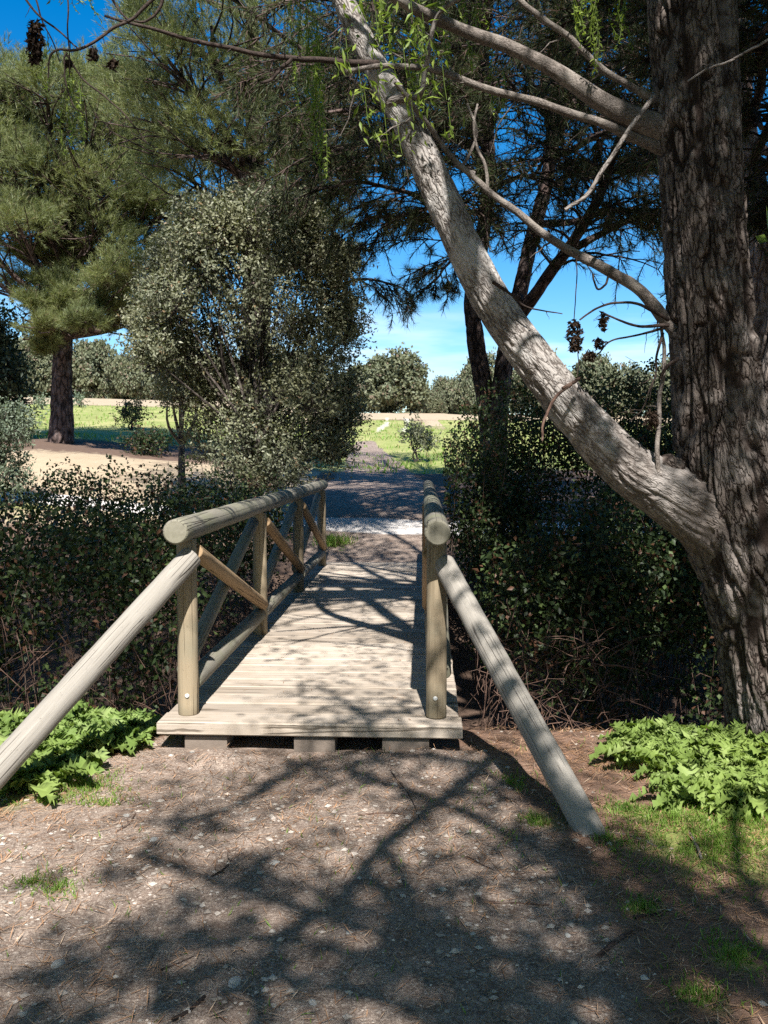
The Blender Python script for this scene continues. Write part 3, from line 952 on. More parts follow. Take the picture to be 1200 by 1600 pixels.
BR = [
    # thick branch from the trunk to the upper left
    ([(1075, 215, 30), (1015, 195, 24), (950, 165, 18), (870, 112, 14), (800, 76, 12), (720, 45, 11), (650, 12, 10, 4.7), (590, -20, 9, 4.6), (480, -90, 8, 4.4), (350, -160, 6, 4.2)], 'branch_bark', 4, 0.25),
    ([(1060, 240, 16), (1000, 218, 10), (930, 190, 7.5), (860, 165, 7), (800, 150, 7), (740, 131, 6.5), (680, 109, 6), (615, 104, 5, 4.75), (540, 110, 4, 4.6)], 'branch_bark', 5, 0.22),
    ([(1070, 170, 14), (1015, 152, 7), (970, 128, 6), (940, 105, 6), (905, 76, 5.5), (880, 50, 5.5), (815, 4, 5), (760, -60, 4)], 'branch_bark', 3, 0.25),
    ([(1022, 150, 5, 4.6), (998, 180, 4.5, 4.55), (970, 222, 4.2, 4.5), (945, 262, 4.2, 4.5), (918, 300, 4.2, 4.5), (884, 329, 3.6, 4.5)], 'limb_bark', 1, 0.08),
    ([(1085, 540, 16), (1050, 512, 13), (1018, 475, 11.5), (990, 446, 10.5), (950, 424, 10), (900, 396, 8.5), (850, 368, 7.5), (800, 326, 6.5), (762, 298, 6), (728, 268, 5.5), (694, 230, 5), (660, 182, 4.5, 4.8), (615, 128, 4, 4.7)], 'branch_bark', 6, 0.25),
    ([(1028, 738, 4.5, 4.72), (1028, 700, 4.5, 4.72), (1030, 655, 4.3, 4.74), (1034, 600, 4, 4.75), (1037, 555, 3.6, 4.78), (1035, 512, 3, 4.8)], 'branch_bark', 5, 0.12),
    ([(893, 600, 3, 4.62), (868, 622, 3, 4.6), (852, 655, 2.6, 4.58), (845, 690, 2, 4.57)], 'cane', 0, 0.1),
    ([(905, 592, 3.5, 4.66), (893, 597, 3.2, 4.62), (880, 605, 3, 4.6)], 'cane', 0, 0.1),
    ([(720, 262, 3), (735, 240, 3), (745, 200, 2.6), (730, 160, 2)], 'branch_bark', 3, 0.15),
    ([(762, 298, 3.4), (758, 260, 3.2), (740, 200, 2.6), (746, 160, 2)], 'branch_bark', 2, 0.12),
    ([(606, 160, 9, 4.85), (640, 150, 7, 4.8), (660, 140, 5, 4.7), (680, 30, 4, 4.6), (720, -5, 4, 4.5)], 'limb_bark', 2, 0.15),
    # dark twig running left from the limb
    ([(590, 100, 7, 4.8), (525, 96, 5.5, 4.6), (450, 88, 4.8, 4.4), (380, 79, 4.3, 4.3), (300, 64, 3.8, 4.2), (240, 45, 3.2, 4.1), (190, 33, 2.6, 4.1), (162, 25, 2.0, 4.1)], 'dark_twig', 5, 0.12),
    ([(455, 92, 4, 4.4), (440, 108, 3.4, 4.38), (425, 122, 3, 4.36), (405, 128, 2.4, 4.3)], 'dark_twig', 3, 0.12),
    # hanging twigs at the upper left
    ([(300, -60, 4.5, 4.0), (245, -6, 3.6, 3.95), (215, 22, 3.2, 3.95), (185, 40, 3, 3.95), (150, 66, 2.8, 3.95), (118, 81, 2.5, 3.95), (92, 79, 2.1, 3.95), (80, 90, 1.8, 3.95), (76, 124, 1.4, 3.95)], 'dark_twig', 4, 0.10),
    ([(105, 82, 2.0, 3.95), (100, 95, 1.8, 3.95), (104, 130, 1.5, 3.95), (118, 165, 1.2, 3.95), (130, 180, 1.0, 3.95)], 'dark_twig', 2, 0.08),
    ([(105, 86, 2.0, 3.95), (130, 125, 1.6, 3.95), (165, 152, 1.4, 3.95), (197, 180, 1.2, 3.95), (230, 222, 1.0, 3.95)], 'dark_twig', 2, 0.08),
    ([(262, -20, 3.4, 4.0), (250, 8, 3, 4.0), (236, 26, 2.6, 4.0), (220, 31, 2, 4.0), (205, 31, 1.6, 4.0)], 'dark_twig', 1, 0.08),
    ([(20, -30, 2.4, 4.0), (50, 14, 2, 4.0), (85, 46, 1.7, 4.0), (120, 73, 1.3, 4.0)], 'dark_twig', 2, 0.1),
    ([(104, -20, 1.6, 3.9), (105, 40, 1.4, 3.9), (107, 85, 1.2, 3.9), (108, 120, 1.0, 3.9)], 'dark_twig', 2, 0.06),
    ([(46, -30, 1.8, 4.1), (62, 20, 1.5, 4.1), (75, 52, 1.2, 4.1), (95, 95, 1.0, 4.1)], 'dark_twig', 2, 0.06),
    ([(160, -30, 2.2, 4.1), (188, 16, 2, 4.1), (205, 36, 1.6, 4.1)], 'dark_twig', 1, 0.06),
    # drooping dead twigs between limb and trunk
    ([(1045, 500, 4, 4.75), (1010, 480, 3, 4.72), (975, 473, 2.4, 4.7), (935, 478, 2, 4.68), (905, 500, 1.6, 4.66)], 'dark_twig', 4, 0.10),
    ([(1045, 508, 4, 4.7), (1000, 510, 2.6, 4.68), (965, 500, 2, 4.66), (940, 485, 1.6, 4.64)], 'dark_twig', 4, 0.10),
    ([(1040, 512, 3, 4.74), (1000, 522, 2, 4.72), (960, 532, 1.6, 4.7), (930, 552, 1.2, 4.68)], 'dark_twig', 3, 0.08),
    ([(1036, 520, 3, 4.74), (1025, 560, 2.2, 4.72), (1020, 600, 1.6, 4.7), (1000, 640, 1.2, 4.7), (985, 660, 1, 4.7)], 'dark_twig', 5, 0.12),
    ([(1060, 560, 4, 4.7), (1040, 575, 3, 4.7), (1034, 590, 2.4, 4.72)], 'dark_twig', 1, 0.08),
    ([(953, 424, 2.4, 4.88), (948, 442, 2.2, 4.86), (936, 450, 2, 4.85), (929, 440, 1.8, 4.85), (928, 428, 1.4, 4.85)], 'dark_twig', 0, 0.05),
    ([(902, 396, 1.2, 4.85), (900, 450, 1, 4.84), (898, 500, 0.9, 4.84)], 'dark_twig', 0, 0.05),
    ([(904, 545, 1.0, 4.84), (903, 590, 0.8, 4.84)], 'dark_twig', 0, 0.05),
    ([(1200, 62, 2.2, 3.9), (1150, 90, 2.2, 3.9), (1110, 108, 2.0, 3.9), (1075, 128, 1.4, 3.9)], 'limb_bark', 1, 0.06),
    ([(770, 440, 4, 4.7), (800, 462, 2, 4.7), (830, 480, 1.5, 4.7), (878, 490, 1, 4.7)], 'dark_twig', 1, 0.05),
]
for bi, (lst, mt, ntw, ltw) in enumerate(BR):
    pts, rad = pxpath(lst, WY)
    rad = rad * 0.84
    n = max(12, int(len(lst) * 7))
    pp, rr = smooth_path(pts, n, rad)
    g = np.random.default_rng(bi)
    pp = pp + 0.012 * np.stack([noise(np.stack([np.linspace(0, len(lst), n), np.full(n, k + .3), np.full(n, bi + .5)], -1), 60) for k in range(3)], -1) * sstep(0, .2, np.linspace(0, 1, n))[:, None]
    mb = MB()
    tube(mb, pp, rr, 14 if rr.max() > 0.02 else 7, seed=bi, rough=0.08)
    if ntw:
        twigs_on(mb, pp, ntw, ltw, max(0.0022, rr.mean() * 0.28), 100 + bi)
    put('branch', mb, M[mt], wil)

# hanging leafy shoots (catkin curtains)
def shoots(specs, name='foliage'):
    mb = MB()
    g = np.random.default_rng(len(specs) * 13 + int(specs[0][0]))
    for (px, y0, y1, spread, n, Y, leaf) in specs:
        for k in range(n):
            x0 = px + g.normal() * spread * 0.55
            Yk = Y + g.normal() * 0.18
            a, b = P(x0, y0 + g.uniform(-20, 40), Yk), P(x0 + g.normal() * spread * 0.25 + 6, y0 + (y1 - y0) * g.uniform(0.45, 1.0), Yk)
            m_ = int(max(8, np.linalg.norm(b - a) / (leaf * 0.42)))
            t_ = np.linspace(0, 1, m_)
            q = a + (b - a) * t_[:, None] + np.stack([0.02 * np.sin(t_ * 5 + k), 0.02 * np.cos(t_ * 4 + k), np.zeros(m_)], -1)
            tube(mb, q[::3] if m_ > 12 else q, 0.0016, 4, cap=False, rnd=0.3)
            d = unit(g.normal(size=(m_, 3)) * 0.8 + np.array([0, 0, -0.7]))
            leaves(mb, q, d, unit(g.normal(size=(m_, 3))), leaf * g.uniform(0.6, 1.3, m_), leaf * 0.34, 0.1, droop=0.2)
    put(name, mb, M['willow_leaf'], wil)
shoots([(490, 20, 290, 12, 15, 6.0, 0.032), (470, -40, 200, 16, 9, 6.6, 0.03)])
shoots([(610, -40, 150, 28, 9, 5.3, 0.045), (650, -30, 230, 16, 7, 5.6, 0.04), (690, -30, 190, 22, 5, 6.0, 0.036), (775, 100, 240, 20, 5, 6.2, 0.036)])
shoots([(905, -40, 90, 10, 7, 5.0, 0.03), (925, -40, 120, 8, 6, 5.0, 0.03), (960, -20, 105, 14, 6, 5.2, 0.03), (735, -40, 120, 20, 7, 5.8, 0.034), (565, -40, 90, 18, 8, 5.5, 0.034)])
shoots([(100, 90, 250, 18, 5, 4.4, 0.026), (72, 60, 160, 10, 3, 4.4, 0.024), (112, -30, 20, 12, 4, 4.2, 0.024), (140, -30, 35, 8, 3, 4.2, 0.024), (80, -30, 10, 10, 4, 4.2, .024)])
# nearer lance shaped leaves on the limb
mb = MB()
g = np.random.default_rng(5)
for (px, py, n, Y, spread) in ((585, 40, 26, 4.2, 30), (640, 20, 22, 4.2, 26), (630, 110, 22, 4.3, 24), (590, 150, 14, 4.4, 22), (540, 95, 9, 4.2, 14), (560, 140, 8, 4.2, 20), (640, 170, 16, 4.5, 26), (700, 200, 6, 3.9, 8), (600, 210, 10, 4.5, 24), (570, 185, 5, 4.2, 14), (690, 130, 10, 4.5, 26), (560, 20, 10, 4.4, 20), (660, 60, 10, 4.4, 26), (620, 220, 10, 4.6, 20)):
    for k in range(n):
        c = P(px + g.normal() * spread, py + g.normal() * spread, Y + g.normal() * 0.1)
        d = unit(g.normal(size=3) + np.array([0, 0, -0.6]))
        leaves(mb, c[None], d[None], unit(g.normal(size=3) + [0, -0.6, 0.6])[None], 0.055 * g.uniform(0.7, 1.35), 0.015, 0.1, droop=0.25)
    q = np.array([P(px, py - 40, Y), P(px + 4, py, Y), P(px + 8, py + spread, Y)])
    tube(mb, q, 0.0018, 4, cap=False, rnd=0.2)
put('foliage', mb, M['willow_leaf'], wil)
# dried leaf clusters
for (px, py, hh, ww, Y) in ((55, 66, 62, 17, 4.1), (898, 524, 46, 16, 4.84), (942, 502, 26, 8, 4.66), (936, 535, 14, 12, 4.68), (922, 556, 14, 14, 4.68), (146, 84, 18, 9, 3.95), (176, 99, 8, 7, 3.95), (106, 97, 6, 6, 3.95), (1018, 655, 26, 14, 4.72)):
    mb = MB()
    n = int(max(60, hh * ww * 0.45))
    c = np.array([P(px + g.uniform(-1, 1) * ww * (0.7 if abs(v) < .5 else 0.45), py + v * hh * 0.5, Y + g.normal() * 0.02) for v in g.uniform(-1, 1, n)])
    leaves(mb, c, unit(g.normal(size=(n, 3)) * 0.8 + [0, 0, -0.7]), unit(g.normal(size=(n, 3))), 0.024 * g.uniform(0.6, 1.2, n), 0.014, 0.3, droop=0.4)
    put('dead_leaf_cluster', mb, M['dead_leaf'], wil)

# higher branches out of the picture that dapple the bridge deck
DK = MB()
DF = MB()
def LIFT(px, py, h, zg=0.0):
    Y = (1.6 - zg) * F / (py - 710.0)
    g0 = np.array([(px - 600.0) / F * Y, Y, zg])
    return g0 + S * (h / S[2])
for k, (pl, h, r) in enumerate((
    ([(720, 1010), (640, 985), (560, 975), (455, 962)], 4.6, 0.024),
    ([(700, 1040), (640, 1020), (560, 1010), (430, 1000)], 4.6, 0.018),
    ([(690, 1030), (660, 1005), (610, 965), (560, 930), (500, 900)], 5.6, 0.085),
    ([(700, 960), (640, 925), (580, 895), (540, 870)], 6.2, 0.06),
    ([(700, 930), (620, 900), (530, 890)], 6.4, 0.035),
    ([(690, 1100), (620, 1095), (540, 1100), (450, 1090)], 4.8, 0.014))):
    q = np.array([LIFT(a, b, h, DZ) for a, b in pl])
    q = smooth_path(np.vstack([[2.1 + .1 * k, 3.6, h + .6], q]), 50)
    tube(DK, q, np.linspace(r * 1.3, r * 0.6, 50), 8, cap=False, rough=0.1, seed=k)
    twigs_on(DK, q, 9, 0.5, 0.006, 900 + k)
for (a, b, h, n, sp) in ((480, 930, 6, 80, .2), (600, 885, 7, 120, .3), (560, 862, 7, 120, .3), (620, 945, 6, 90, .2), (470, 1125, 5, 45, .16), (600, 1112, 5, 50, .16), (690, 1140, 5, 60, .16), (550, 1148, 5, 50, .16), (655, 1070, 5, 60, .15), (520, 1060, 5, 30, .15), (440, 1030, 5, 40, .14), (590, 1040, 5, 25, .12), (640, 850, 7.5, 120, .3), (530, 900, 6.6, 80, .25), (600, 930, 6.4, 120, .22), (640, 985, 5.6, 110, .18), (560, 980, 5.8, 60, .2), (530, 950, 6.2, 80, .22), (620, 1020, 5.4, 60, .15), (650, 1110, 5, 70, .14), (470, 1080, 5, 40, .14), (600, 865, 7.2, 120, .3), (430, 1010, 5.4, 40, .12), (580, 1125, 5, 60, .12), (500, 1150, 5, 60, .14)):
    c = LIFT(a, b, h, DZ) + rng.normal(size=(n, 3)) * sp
    quads(DF, c, rdir(n) + [0, 0, -0.5], rdir(n), rng.uniform(0.06, 0.11, n), 0.035)
put('branch', DK, M['branch_bark'], wil)
put('foliage', DF, M['willow_leaf'], wil)
# unseen leafy sprays added sunward to shade the trunk, limb and left brambles
TS, TB = MB(), MB()
for k in range(60):
    tx, ty = rng.uniform(-5.2, -1.25), rng.uniform(6.0, 10.5)
    c0 = np.array([tx, ty, rng.uniform(0.0, 1.1)]) + S * rng.uniform(8.0, 10.0)
    if bool(rng.random() < 0.2):
        continue
    c = c0 + rng.normal(size=(260, 3)) * 0.26
    quads(TS, c, rdir(260) + [0, 0, -0.4], rdir(260), rng.uniform(0.08, 0.13, 260), 0.055)
    tube(TB, smooth_path(np.array([[1.5, 4.3, 6.6], (np.array([1.5, 4.3, 6.6]) + c0) / 2 + [0, 0, .8], c0]), 10), np.linspace(0.04, 0.01, 10), 5, cap=False)
for (px, py, n, sp, dist) in ((1050, 30, 150, .2, 5.5), (1110, 20, 110, .2, 5.6), (1060, 140, 150, .2, 5.4), (1050, 250, 140, .18, 5.6), (1070, 330, 120, .18, 5.4), (1060, 430, 130, .18, 5.6), (1080, 520, 130, .18, 5.4), (1140, 470, 80, .16, 5.5), (1090, 620, 130, .18, 5.6), (1150, 600, 90, .16, 5.5), (1130, 700, 70, .16, 5.6), (1170, 720, 100, .16, 5.4), (1120, 960, 120, .16, 6.2), (1135, 880, 100, .16, 6.2), (1100, 820, 60, .15, 6), (915, 660, 110, .08, 5.6), (950, 690, 60, .08, 5.6), (735, 375, 70, .06, 5.5), (640, 150, 70, .10, 5.4), (1000, 190, 120, .2, 5.4), (980, 460, 60, .12, 5.5), (1160, 330, 100, .18, 5.5), (1120, 250, 60, .16, 5.5)):
    c0 = P(px, py, 4.75) + S * dist
    c = c0 + rng.normal(size=(n, 3)) * sp
    quads(TS, c, rdir(n) + [0, 0, -0.4], rdir(n), rng.uniform(0.06, 0.11, n), 0.045)
    tube(TB, smooth_path(np.array([[1.7, 4.3, 6.2], (np.array([1.7, 4.3, 6.2]) + c0) / 2 + [0, 0, .6], c0]), 10), np.linspace(0.03, 0.01, 10), 6, cap=False)
put('branch', TB, M['branch_bark'], wil)
put('foliage', TS, M['willow_leaf'], wil)
# crown above the frame: limbs and drooping foliage that shade what lies beyond
CR = MB()
crown_tops = []
for k in range(46):
    a = rng.uniform(-0.3, 2 * np.pi)
    e = np.array([rng.uniform(2.0, 5.6), rng.uniform(-1.0, 9.0), 0.0])
    if k % 3 == 0:
        e = np.array([rng.uniform(0.4, 2.6), rng.uniform(3.5, 9.0), 0.0])
    if k % 5 == 0:
        e[0] = rng.uniform(-4.0, -1.6)
    e[2] = max(6.6, 1.6 + 0.62 * e[1]) + rng.uniform(0.4, 4.2)
    if e[0] < 1.9 and 12.2 < e[1] + 0.84 * e[2] < 16.8:
        e[0] += 1.9
    crown_tops.append(e)
    s0 = np.array([1.65, 4.9, 4.4 + rng.uniform(0, 1.6)])
    midp = (s0 + e) / 2 + np.array([rng.normal() * 0.3, rng.normal() * 0.3, 0.5])
    tube(CR, smooth_path(np.array([s0, midp, e]), 12), np.linspace(0.07, 0.018, 12), 8, cap=False, seed=k)
put('branch', CR, M['branch_bark'], wil)
mb = MB()
for e in crown_tops:
    n = 1500
    c = e + rng.normal(size=(n, 3)) * np.array([0.5, 0.5, 0.35])
    quads(mb, c, rdir(n) + [0, 0, -0.6], rdir(n), rng.uniform(0.07, 0.12, n), 0.045)
put('foliage', mb, M['willow_leaf'], wil)

# ------------------------------------------------------------------ tree standing behind the viewer: its branches draw the shadows on the path
tb = thing('willow_tree', 'budding willow standing behind the viewer whose branches shade the path in front', 'tree', (2.6, -4.6, Hs(2.6, -4.6)))
mb = MB()
tp = smooth_path(np.array([[2.6, -4.6, -0.1], [2.5, -4.55, 2.5], [2.1, -4.4, 5.0], [1.5, -3.9, 7.2]]), 60)
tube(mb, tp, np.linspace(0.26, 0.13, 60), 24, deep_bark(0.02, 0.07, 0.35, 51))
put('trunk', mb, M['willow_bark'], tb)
def LIFT(px, py, h):
    Y = 1.6 * F / (py - 710.0)
    g0 = np.array([(px - 600.0) / F * Y, Y, 0.0])
    return g0 + S * (h / S[2])
SH = [
    ([(775, 1195), (690, 1262), (600, 1335), (525, 1425), (440, 1485), (408, 1545), (398, 1610), (390, 1750)], 6.4, 0.055),
    ([(800, 1222), (868, 1290), (938, 1390), (972, 1436), (1035, 1480), (1120, 1540)], 6.2, 0.045),
    ([(560, 1385), (620, 1420), (660, 1480), (700, 1540), (735, 1610)], 6.5, 0.05),
    ([(600, 1335), (640, 1400), (655, 1460)], 6.3, 0.035),
    ([(480, 1200), (420, 1235), (355, 1272), (300, 1293), (250, 1318), (200, 1350)], 6.6, 0.032),
    ([(440, 1485), (330, 1490), (200, 1497), (130, 1520), (40, 1548), (-40, 1570)], 6.5, 0.030),
    ([(525, 1425), (430, 1390), (380, 1385), (330, 1370)], 6.6, 0.022),
    ([(690, 1262), (610, 1235), (540, 1215), (440, 1200)], 6.2, 0.03),
    ([(868, 1290), (960, 1330), (1060, 1380), (1160, 1420)], 6.0, 0.03),
    ([(1150, 1270), (1160, 1370), (1195, 1430), (1260, 1500)], 5.0, 0.032),
    ([(408, 1545), (320, 1580), (220, 1620)], 6.5, 0.028),
    ([(740, 1205), (600, 1190), (560, 1150), (500, 1110)], 6.1, 0.03),
    ([(935, 1385), (860, 1350), (800, 1300)], 6.3, 0.025),
    ([(1035, 1480), (1020, 1560), (1000, 1640)], 6.2, 0.03),
    ([(735, 1610), (800, 1560), (900, 1520)], 6.4, 0.022),
]
mbf = MB()
tops = []
for k, (pl, h, r) in enumerate(SH):
    q = np.array([LIFT(a, b, h + 0.25 * math.sin(k + i)) for i, (a, b) in enumerate(pl)])
    tops.append(q)
    pp = smooth_path(q, 10 * len(pl))
    mb = MB()
    tube(mb, pp, np.linspace(r, r * 0.55, len(pp)), 9, cap=True, seed=k, rough=0.15)
    twigs_on(mb, pp, 8, 0.6, 0.008, 300 + k)
    put('branch', mb, M['branch_bark'], tb)
    n = int(55 * len(pl))
    idx = rng.integers(int(len(pp) * 0.2), len(pp), n)
    c = pp[idx] + rng.normal(size=(n, 3)) * np.array([0.20, 0.16, 0.12])
    quads(mbf, c, rdir(n) + [0, 0, -0.5], rdir(n), rng.uniform(0.05, 0.10, n), 0.035)
# loose leafy sprays
for (a, b, h, n, sp) in ((640, 1255, 6.2, 50, .08), (560, 1215, 6.2, 90, .16), (480, 1240, 6.4, 60, .14), (400, 1370, 6.5, 50, .07), (375, 1390, 6.5, 40, .06), (725, 1405, 6.2, 40, .05), (300, 1480, 6.5, 90, .15), (180, 1500, 6.5, 90, .14), (660, 1440, 6.4, 120, .14), (690, 1560, 6.4, 140, .16), (560, 1560, 6.4, 60, .15), (430, 1520, 6.4, 90, .14),
                         (840, 1330, 6.0, 160, .2), (900, 1420, 6.0, 120, .16), (980, 1370, 6.0, 120, .18), (1040, 1460, 6.0, 120, .18), (1120, 1480, 6.0, 110, .2), (1080, 1560, 6.0, 90, .18), (880, 1530, 6.0, 90, .15), (780, 1250, 6.0, 100, .14), (720, 1190, 6.0, 120, .18), (600, 1190, 6.0, 90, .16), (300, 1290, 6.5, 60, .14), (100, 1545, 6.5, 50, .12), (240, 1585, 6.5, 60, .12), (940, 1240, 6, 90, .2), (780, 1140, 6, 120, .2), (860, 1180, 6, 120, .22), (760, 1480, 6.2, 50, .1), (500, 1330, 6.4, 30, .1), (1000, 1540, 6, 70, .14), (830, 1400, 6, 160, .2), (900, 1480, 6, 150, .2), (960, 1560, 6, 150, .2), (1060, 1500, 6, 160, .22), (760, 1560, 6.2, 110, .18), (820, 1260, 6, 130, .2), (920, 1340, 6, 150, .2), (1120, 1560, 6, 160, .2), (1010, 1400, 6, 150, .18), (250, 1240, 6.4, 60, .14), (420, 1210, 6.4, 90, .16), (60, 1580, 6.5, 80, .15), (470, 1580, 6.5, 110, .16), (620, 1500, 6.4, 100, .14)):
    n = int(n * 1.1)
    c0 = LIFT(a, b, h)
    c = c0 + rng.normal(size=(n, 3)) * sp
    quads(mbf, c, rdir(n) + [0, 0, -0.4], rdir(n), rng.uniform(0.05, 0.10, n), 0.04)
put('foliage', mbf, M['willow_leaf'], tb)
# boughs that carry those branches back to the trunk
mb = MB()
for q in tops:
    e = q[0] if np.linalg.norm(q[0] - tp[-1]) < np.linalg.norm(q[-1] - tp[-1]) else q[-1]
    if e[2] < 5.6:
        e = e + 0
    mid_ = (tp[-8] + e) / 2 + np.array([0.2, -0.5, 0.9])
    tube(mb, smooth_path(np.array([tp[-8], mid_, e]), 14), np.linspace(0.06, 0.03, 14), 8, cap=False)
put('bough', mb, M['branch_bark'], tb)

# unseen trees added at both sides and behind to block skylight from the path
def shade_ok(x, Y, z):
    xs_, ys_ = x, Y + 0.84 * z
    if Y > -0.5 and z < 1.6 + 0.60 * Y + 1.0 and abs(x) < 0.45 * Y + 1.6:
        return False
    if -4.4 < xs_ < 3.1 and 1.6 < ys_ < 13.6:
        if xs_ > 2.3 and ys_ > 6.6:
            return True
        if xs_ < -2.2 and ys_ > 7.2:
            return rng.random() < 0.8
        return False
    if 13.6 <= ys_ < 24 and xs_ < 1.2:
        return False
    return True
SIDE = [
    ('unseen leafy willow added outside the picture on the left to block skylight', (-6.2, 1.5), (-9, -3.6, -4, 7, 2.2, 10)),
    ('unseen leafy willow added outside the picture on the right to block skylight', (6.0, 1.0), (3.4, 9, -5, 7, 2.2, 11)),
    ('unseen tall leafy willow added well behind the viewer to block skylight', (-1.8, -9.0), (-7, 7, -12, -3.5, 2.5, 11)),
]
for k, (lab, (bx_, by_), (x0, x1, y0, y1, z0, z1)) in enumerate(SIDE):
    rt = thing('willow_tree', lab, 'tree', (bx_, by_, Hs(bx_, by_)))
    mb, mbr, mf_ = MB(), MB(), MB()
    tp_ = smooth_path(np.array([[bx_, by_, Hs(bx_, by_) - .1], [bx_ + .1, by_, 2.5], [bx_ + .3, by_ + .2, 5.0], [bx_ + .2, by_ + .3, 8.5]]), 50)
    tube(mb, tp_, np.linspace(0.26, 0.09, 50), 20, deep_bark(0.02, 0.07, 0.35, 61 + k))
    put('trunk', mb, M['willow_bark'], rt)
    got = 0
    for tries in range(1500):
        c = np.array([rng.uniform(x0, x1), rng.uniform(y0, y1), rng.uniform(z0, z1)])
        if not shade_ok(*c):
            continue
        got += 1
        n = 420
        quads(mf_, c + rng.normal(size=(n, 3)) * np.array([0.62, 0.62, 0.5]), rdir(n), rdir(n), rng.uniform(0.14, 0.24, n), 0.10)
        a = tp_[int(np.clip(c[2] / 8.5 * 36, 10, 46))]
        tube(mbr, smooth_path(np.array([a, (a + c) / 2 + [0, 0, .3], c]), 8), np.linspace(0.05, 0.012, 8), 5, cap=False)
        if got > 75:
            break
    put('branches', mbr, M['branch_bark'], rt)
    put('foliage', mf_, M['willow_leaf'], rt)

# ------------------------------------------------------------------ pines
def pine_tuft(mb, p, d, n, L, W, spread=0.75):
    """n needles on each shoot p (k,3) fanning round direction d."""
    k = len(p)
    pp = np.repeat(p, n, 0)
    dd = np.repeat(unit(d), n, 0)
    r = rdir(k * n)
    nd = unit(dd + r * spread)
    back = rng.uniform(0, 0.16, (k * n, 1))
    rn = np.repeat(rng.random(k), n) * 0.6 + rng.random(k * n) * 0.4
    needles(mb, pp - dd * back, nd, L * rng.uniform(0.7, 1.2, k * n), W, rn)

def pine_clumps(root, trunk_pts, trunk_r, clumps, needle_mat, bark, per=200, nn=13, L=0.17, W=0.011, limb_from=0.55, seed=0, foot=None):
    tp = smooth_path(np.array(trunk_pts), 90)
    tr_ = np.interp(np.linspace(0, 1, 90), np.linspace(0, 1, len(trunk_r)), trunk_r)
    mb = MB()
    tube(mb, tp, tr_, 40, deep_bark(0.035, 0.13, 0.35, seed + 70), seed=seed)
    put('trunk', mb, M[bark], root)
    mb = MB()
    mf = MB()
    for i, (c, r) in enumerate(clumps):
        c = np.array(c)
        dist = np.linalg.norm(tp - (c - np.array([0, 0, np.linalg.norm((c - tp[-1])[:2]) * 0.45 + .4])), axis=1)
        dist[: int(90 * limb_from)] = 1e9
        a = int(np.argmin(dist))
        s0 = tp[a]
        mid_ = s0 + (c - s0) * 0.5 + np.array([rng.normal() * .25, rng.normal() * .25, -0.25 * r[2]])
        lp = smooth_path(np.array([s0, mid_, c]), 14)
        tube(mb, lp, np.linspace(min(0.11, tr_[a] * 0.6), 0.03, 14), 7, cap=False, seed=i)
        for k in range(14):
            e = c + rdir(1)[0] * r * 0.95
            st = lp[rng.integers(7, 13)]
            tube(mb, smooth_path(np.array([st, (st + e) / 2 + rng.normal(size=3) * 0.1, e]), 6), np.linspace(0.026, 0.010, 6), 5, cap=False)
        nsub = 15
        us = rdir(nsub)
        us[:, 2] = np.where(us[:, 2] < -0.5, -us[:, 2] * 0.5, us[:, 2])
        sub = c + us * r * rng.uniform(0.25, 1.12, (nsub, 1)) ** 0.6
        k_ = rng.integers(0, nsub, per)
        q_ = rng.normal(size=(per, 3))
        p = sub[k_] + q_ * r * 0.21
        d = unit(us[k_] * 0.6 + q_ * 0.35 + np.array([0, 0, 0.6]))
        pine_tuft(mf, p, d, nn, L, W, 0.85)
    put('branches', mb, M[bark], root)
    put('foliage', mf, M[needle_mat], root)

PUFF = 1.0
def ray_clumps(lst):
    res = []
    for (px, py, Y, rp, fl) in lst:
        r = rp * Y / F
        res.append((P(px, py, Y), PUFF * np.array([r, r * 1.0, r * fl])))
    return res

# left pine
PUFF = 1.42
base = G(95, 692)
YA = base[1]
pa = thing('pine_tree', 'tall pine at the left with a straight dark scaly trunk and broad sunlit green crown', 'tree', base)
def along(px, py, Y):
    return P(px, py, Y)
clA = []
g = np.random.default_rng(21)
for (px, py, rp) in ((-60, 150, 80), (20, 170, 70), (90, 160, 70), (160, 170, 66), (60, 215, 74), (140, 225, 70), (200, 215, 60), (-20, 240, 70), (40, 290, 66), (110, 300, 66), (180, 290, 60), (230, 270, 50), (100, 350, 50), (150, 360, 50), (70, 400, 34), (112, 420, 34), (95, 470, 32), (60, 470, 26), (210, 345, 46), (255, 330, 40), (-50, 330, 54), (-110, 240, 80), (230, 390, 44), (190, 425, 40), (20, 130, 50), (110, 130, 50), (185, 140, 54), (280, 380, 40), (215, 470, 34), (160, 480, 26), (100, 515, 22), (300, 440, 34), (260, 480, 34), (200, 505, 28), (150, 410, 36), (-10, 190, 60), (20, 240, 60), (60, 260, 56), (0, 300, 60), (-30, 370, 40), (25, 345, 50), (-40, 420, 30), (40, 200, 56), (10, 270, 56), (170, 200, 56), (200, 310, 50), (160, 130, 56), (60, 340, 50), (215, 240, 56), (70, 130, 44), (0, 210, 60), (0, 350, 46), (70, 310, 60), (130, 260, 60), (150, 340, 56), (-20, 130, 60), (40, 440, 30), (60, 510, 22), (130, 500, 26), (170, 440, 34), (240, 300, 50), (250, 210, 50), (120, 390, 46), (50, 390, 36)):
    clA.append((px, py, YA + g.uniform(-2.4, 1.6), rp, 0.62))
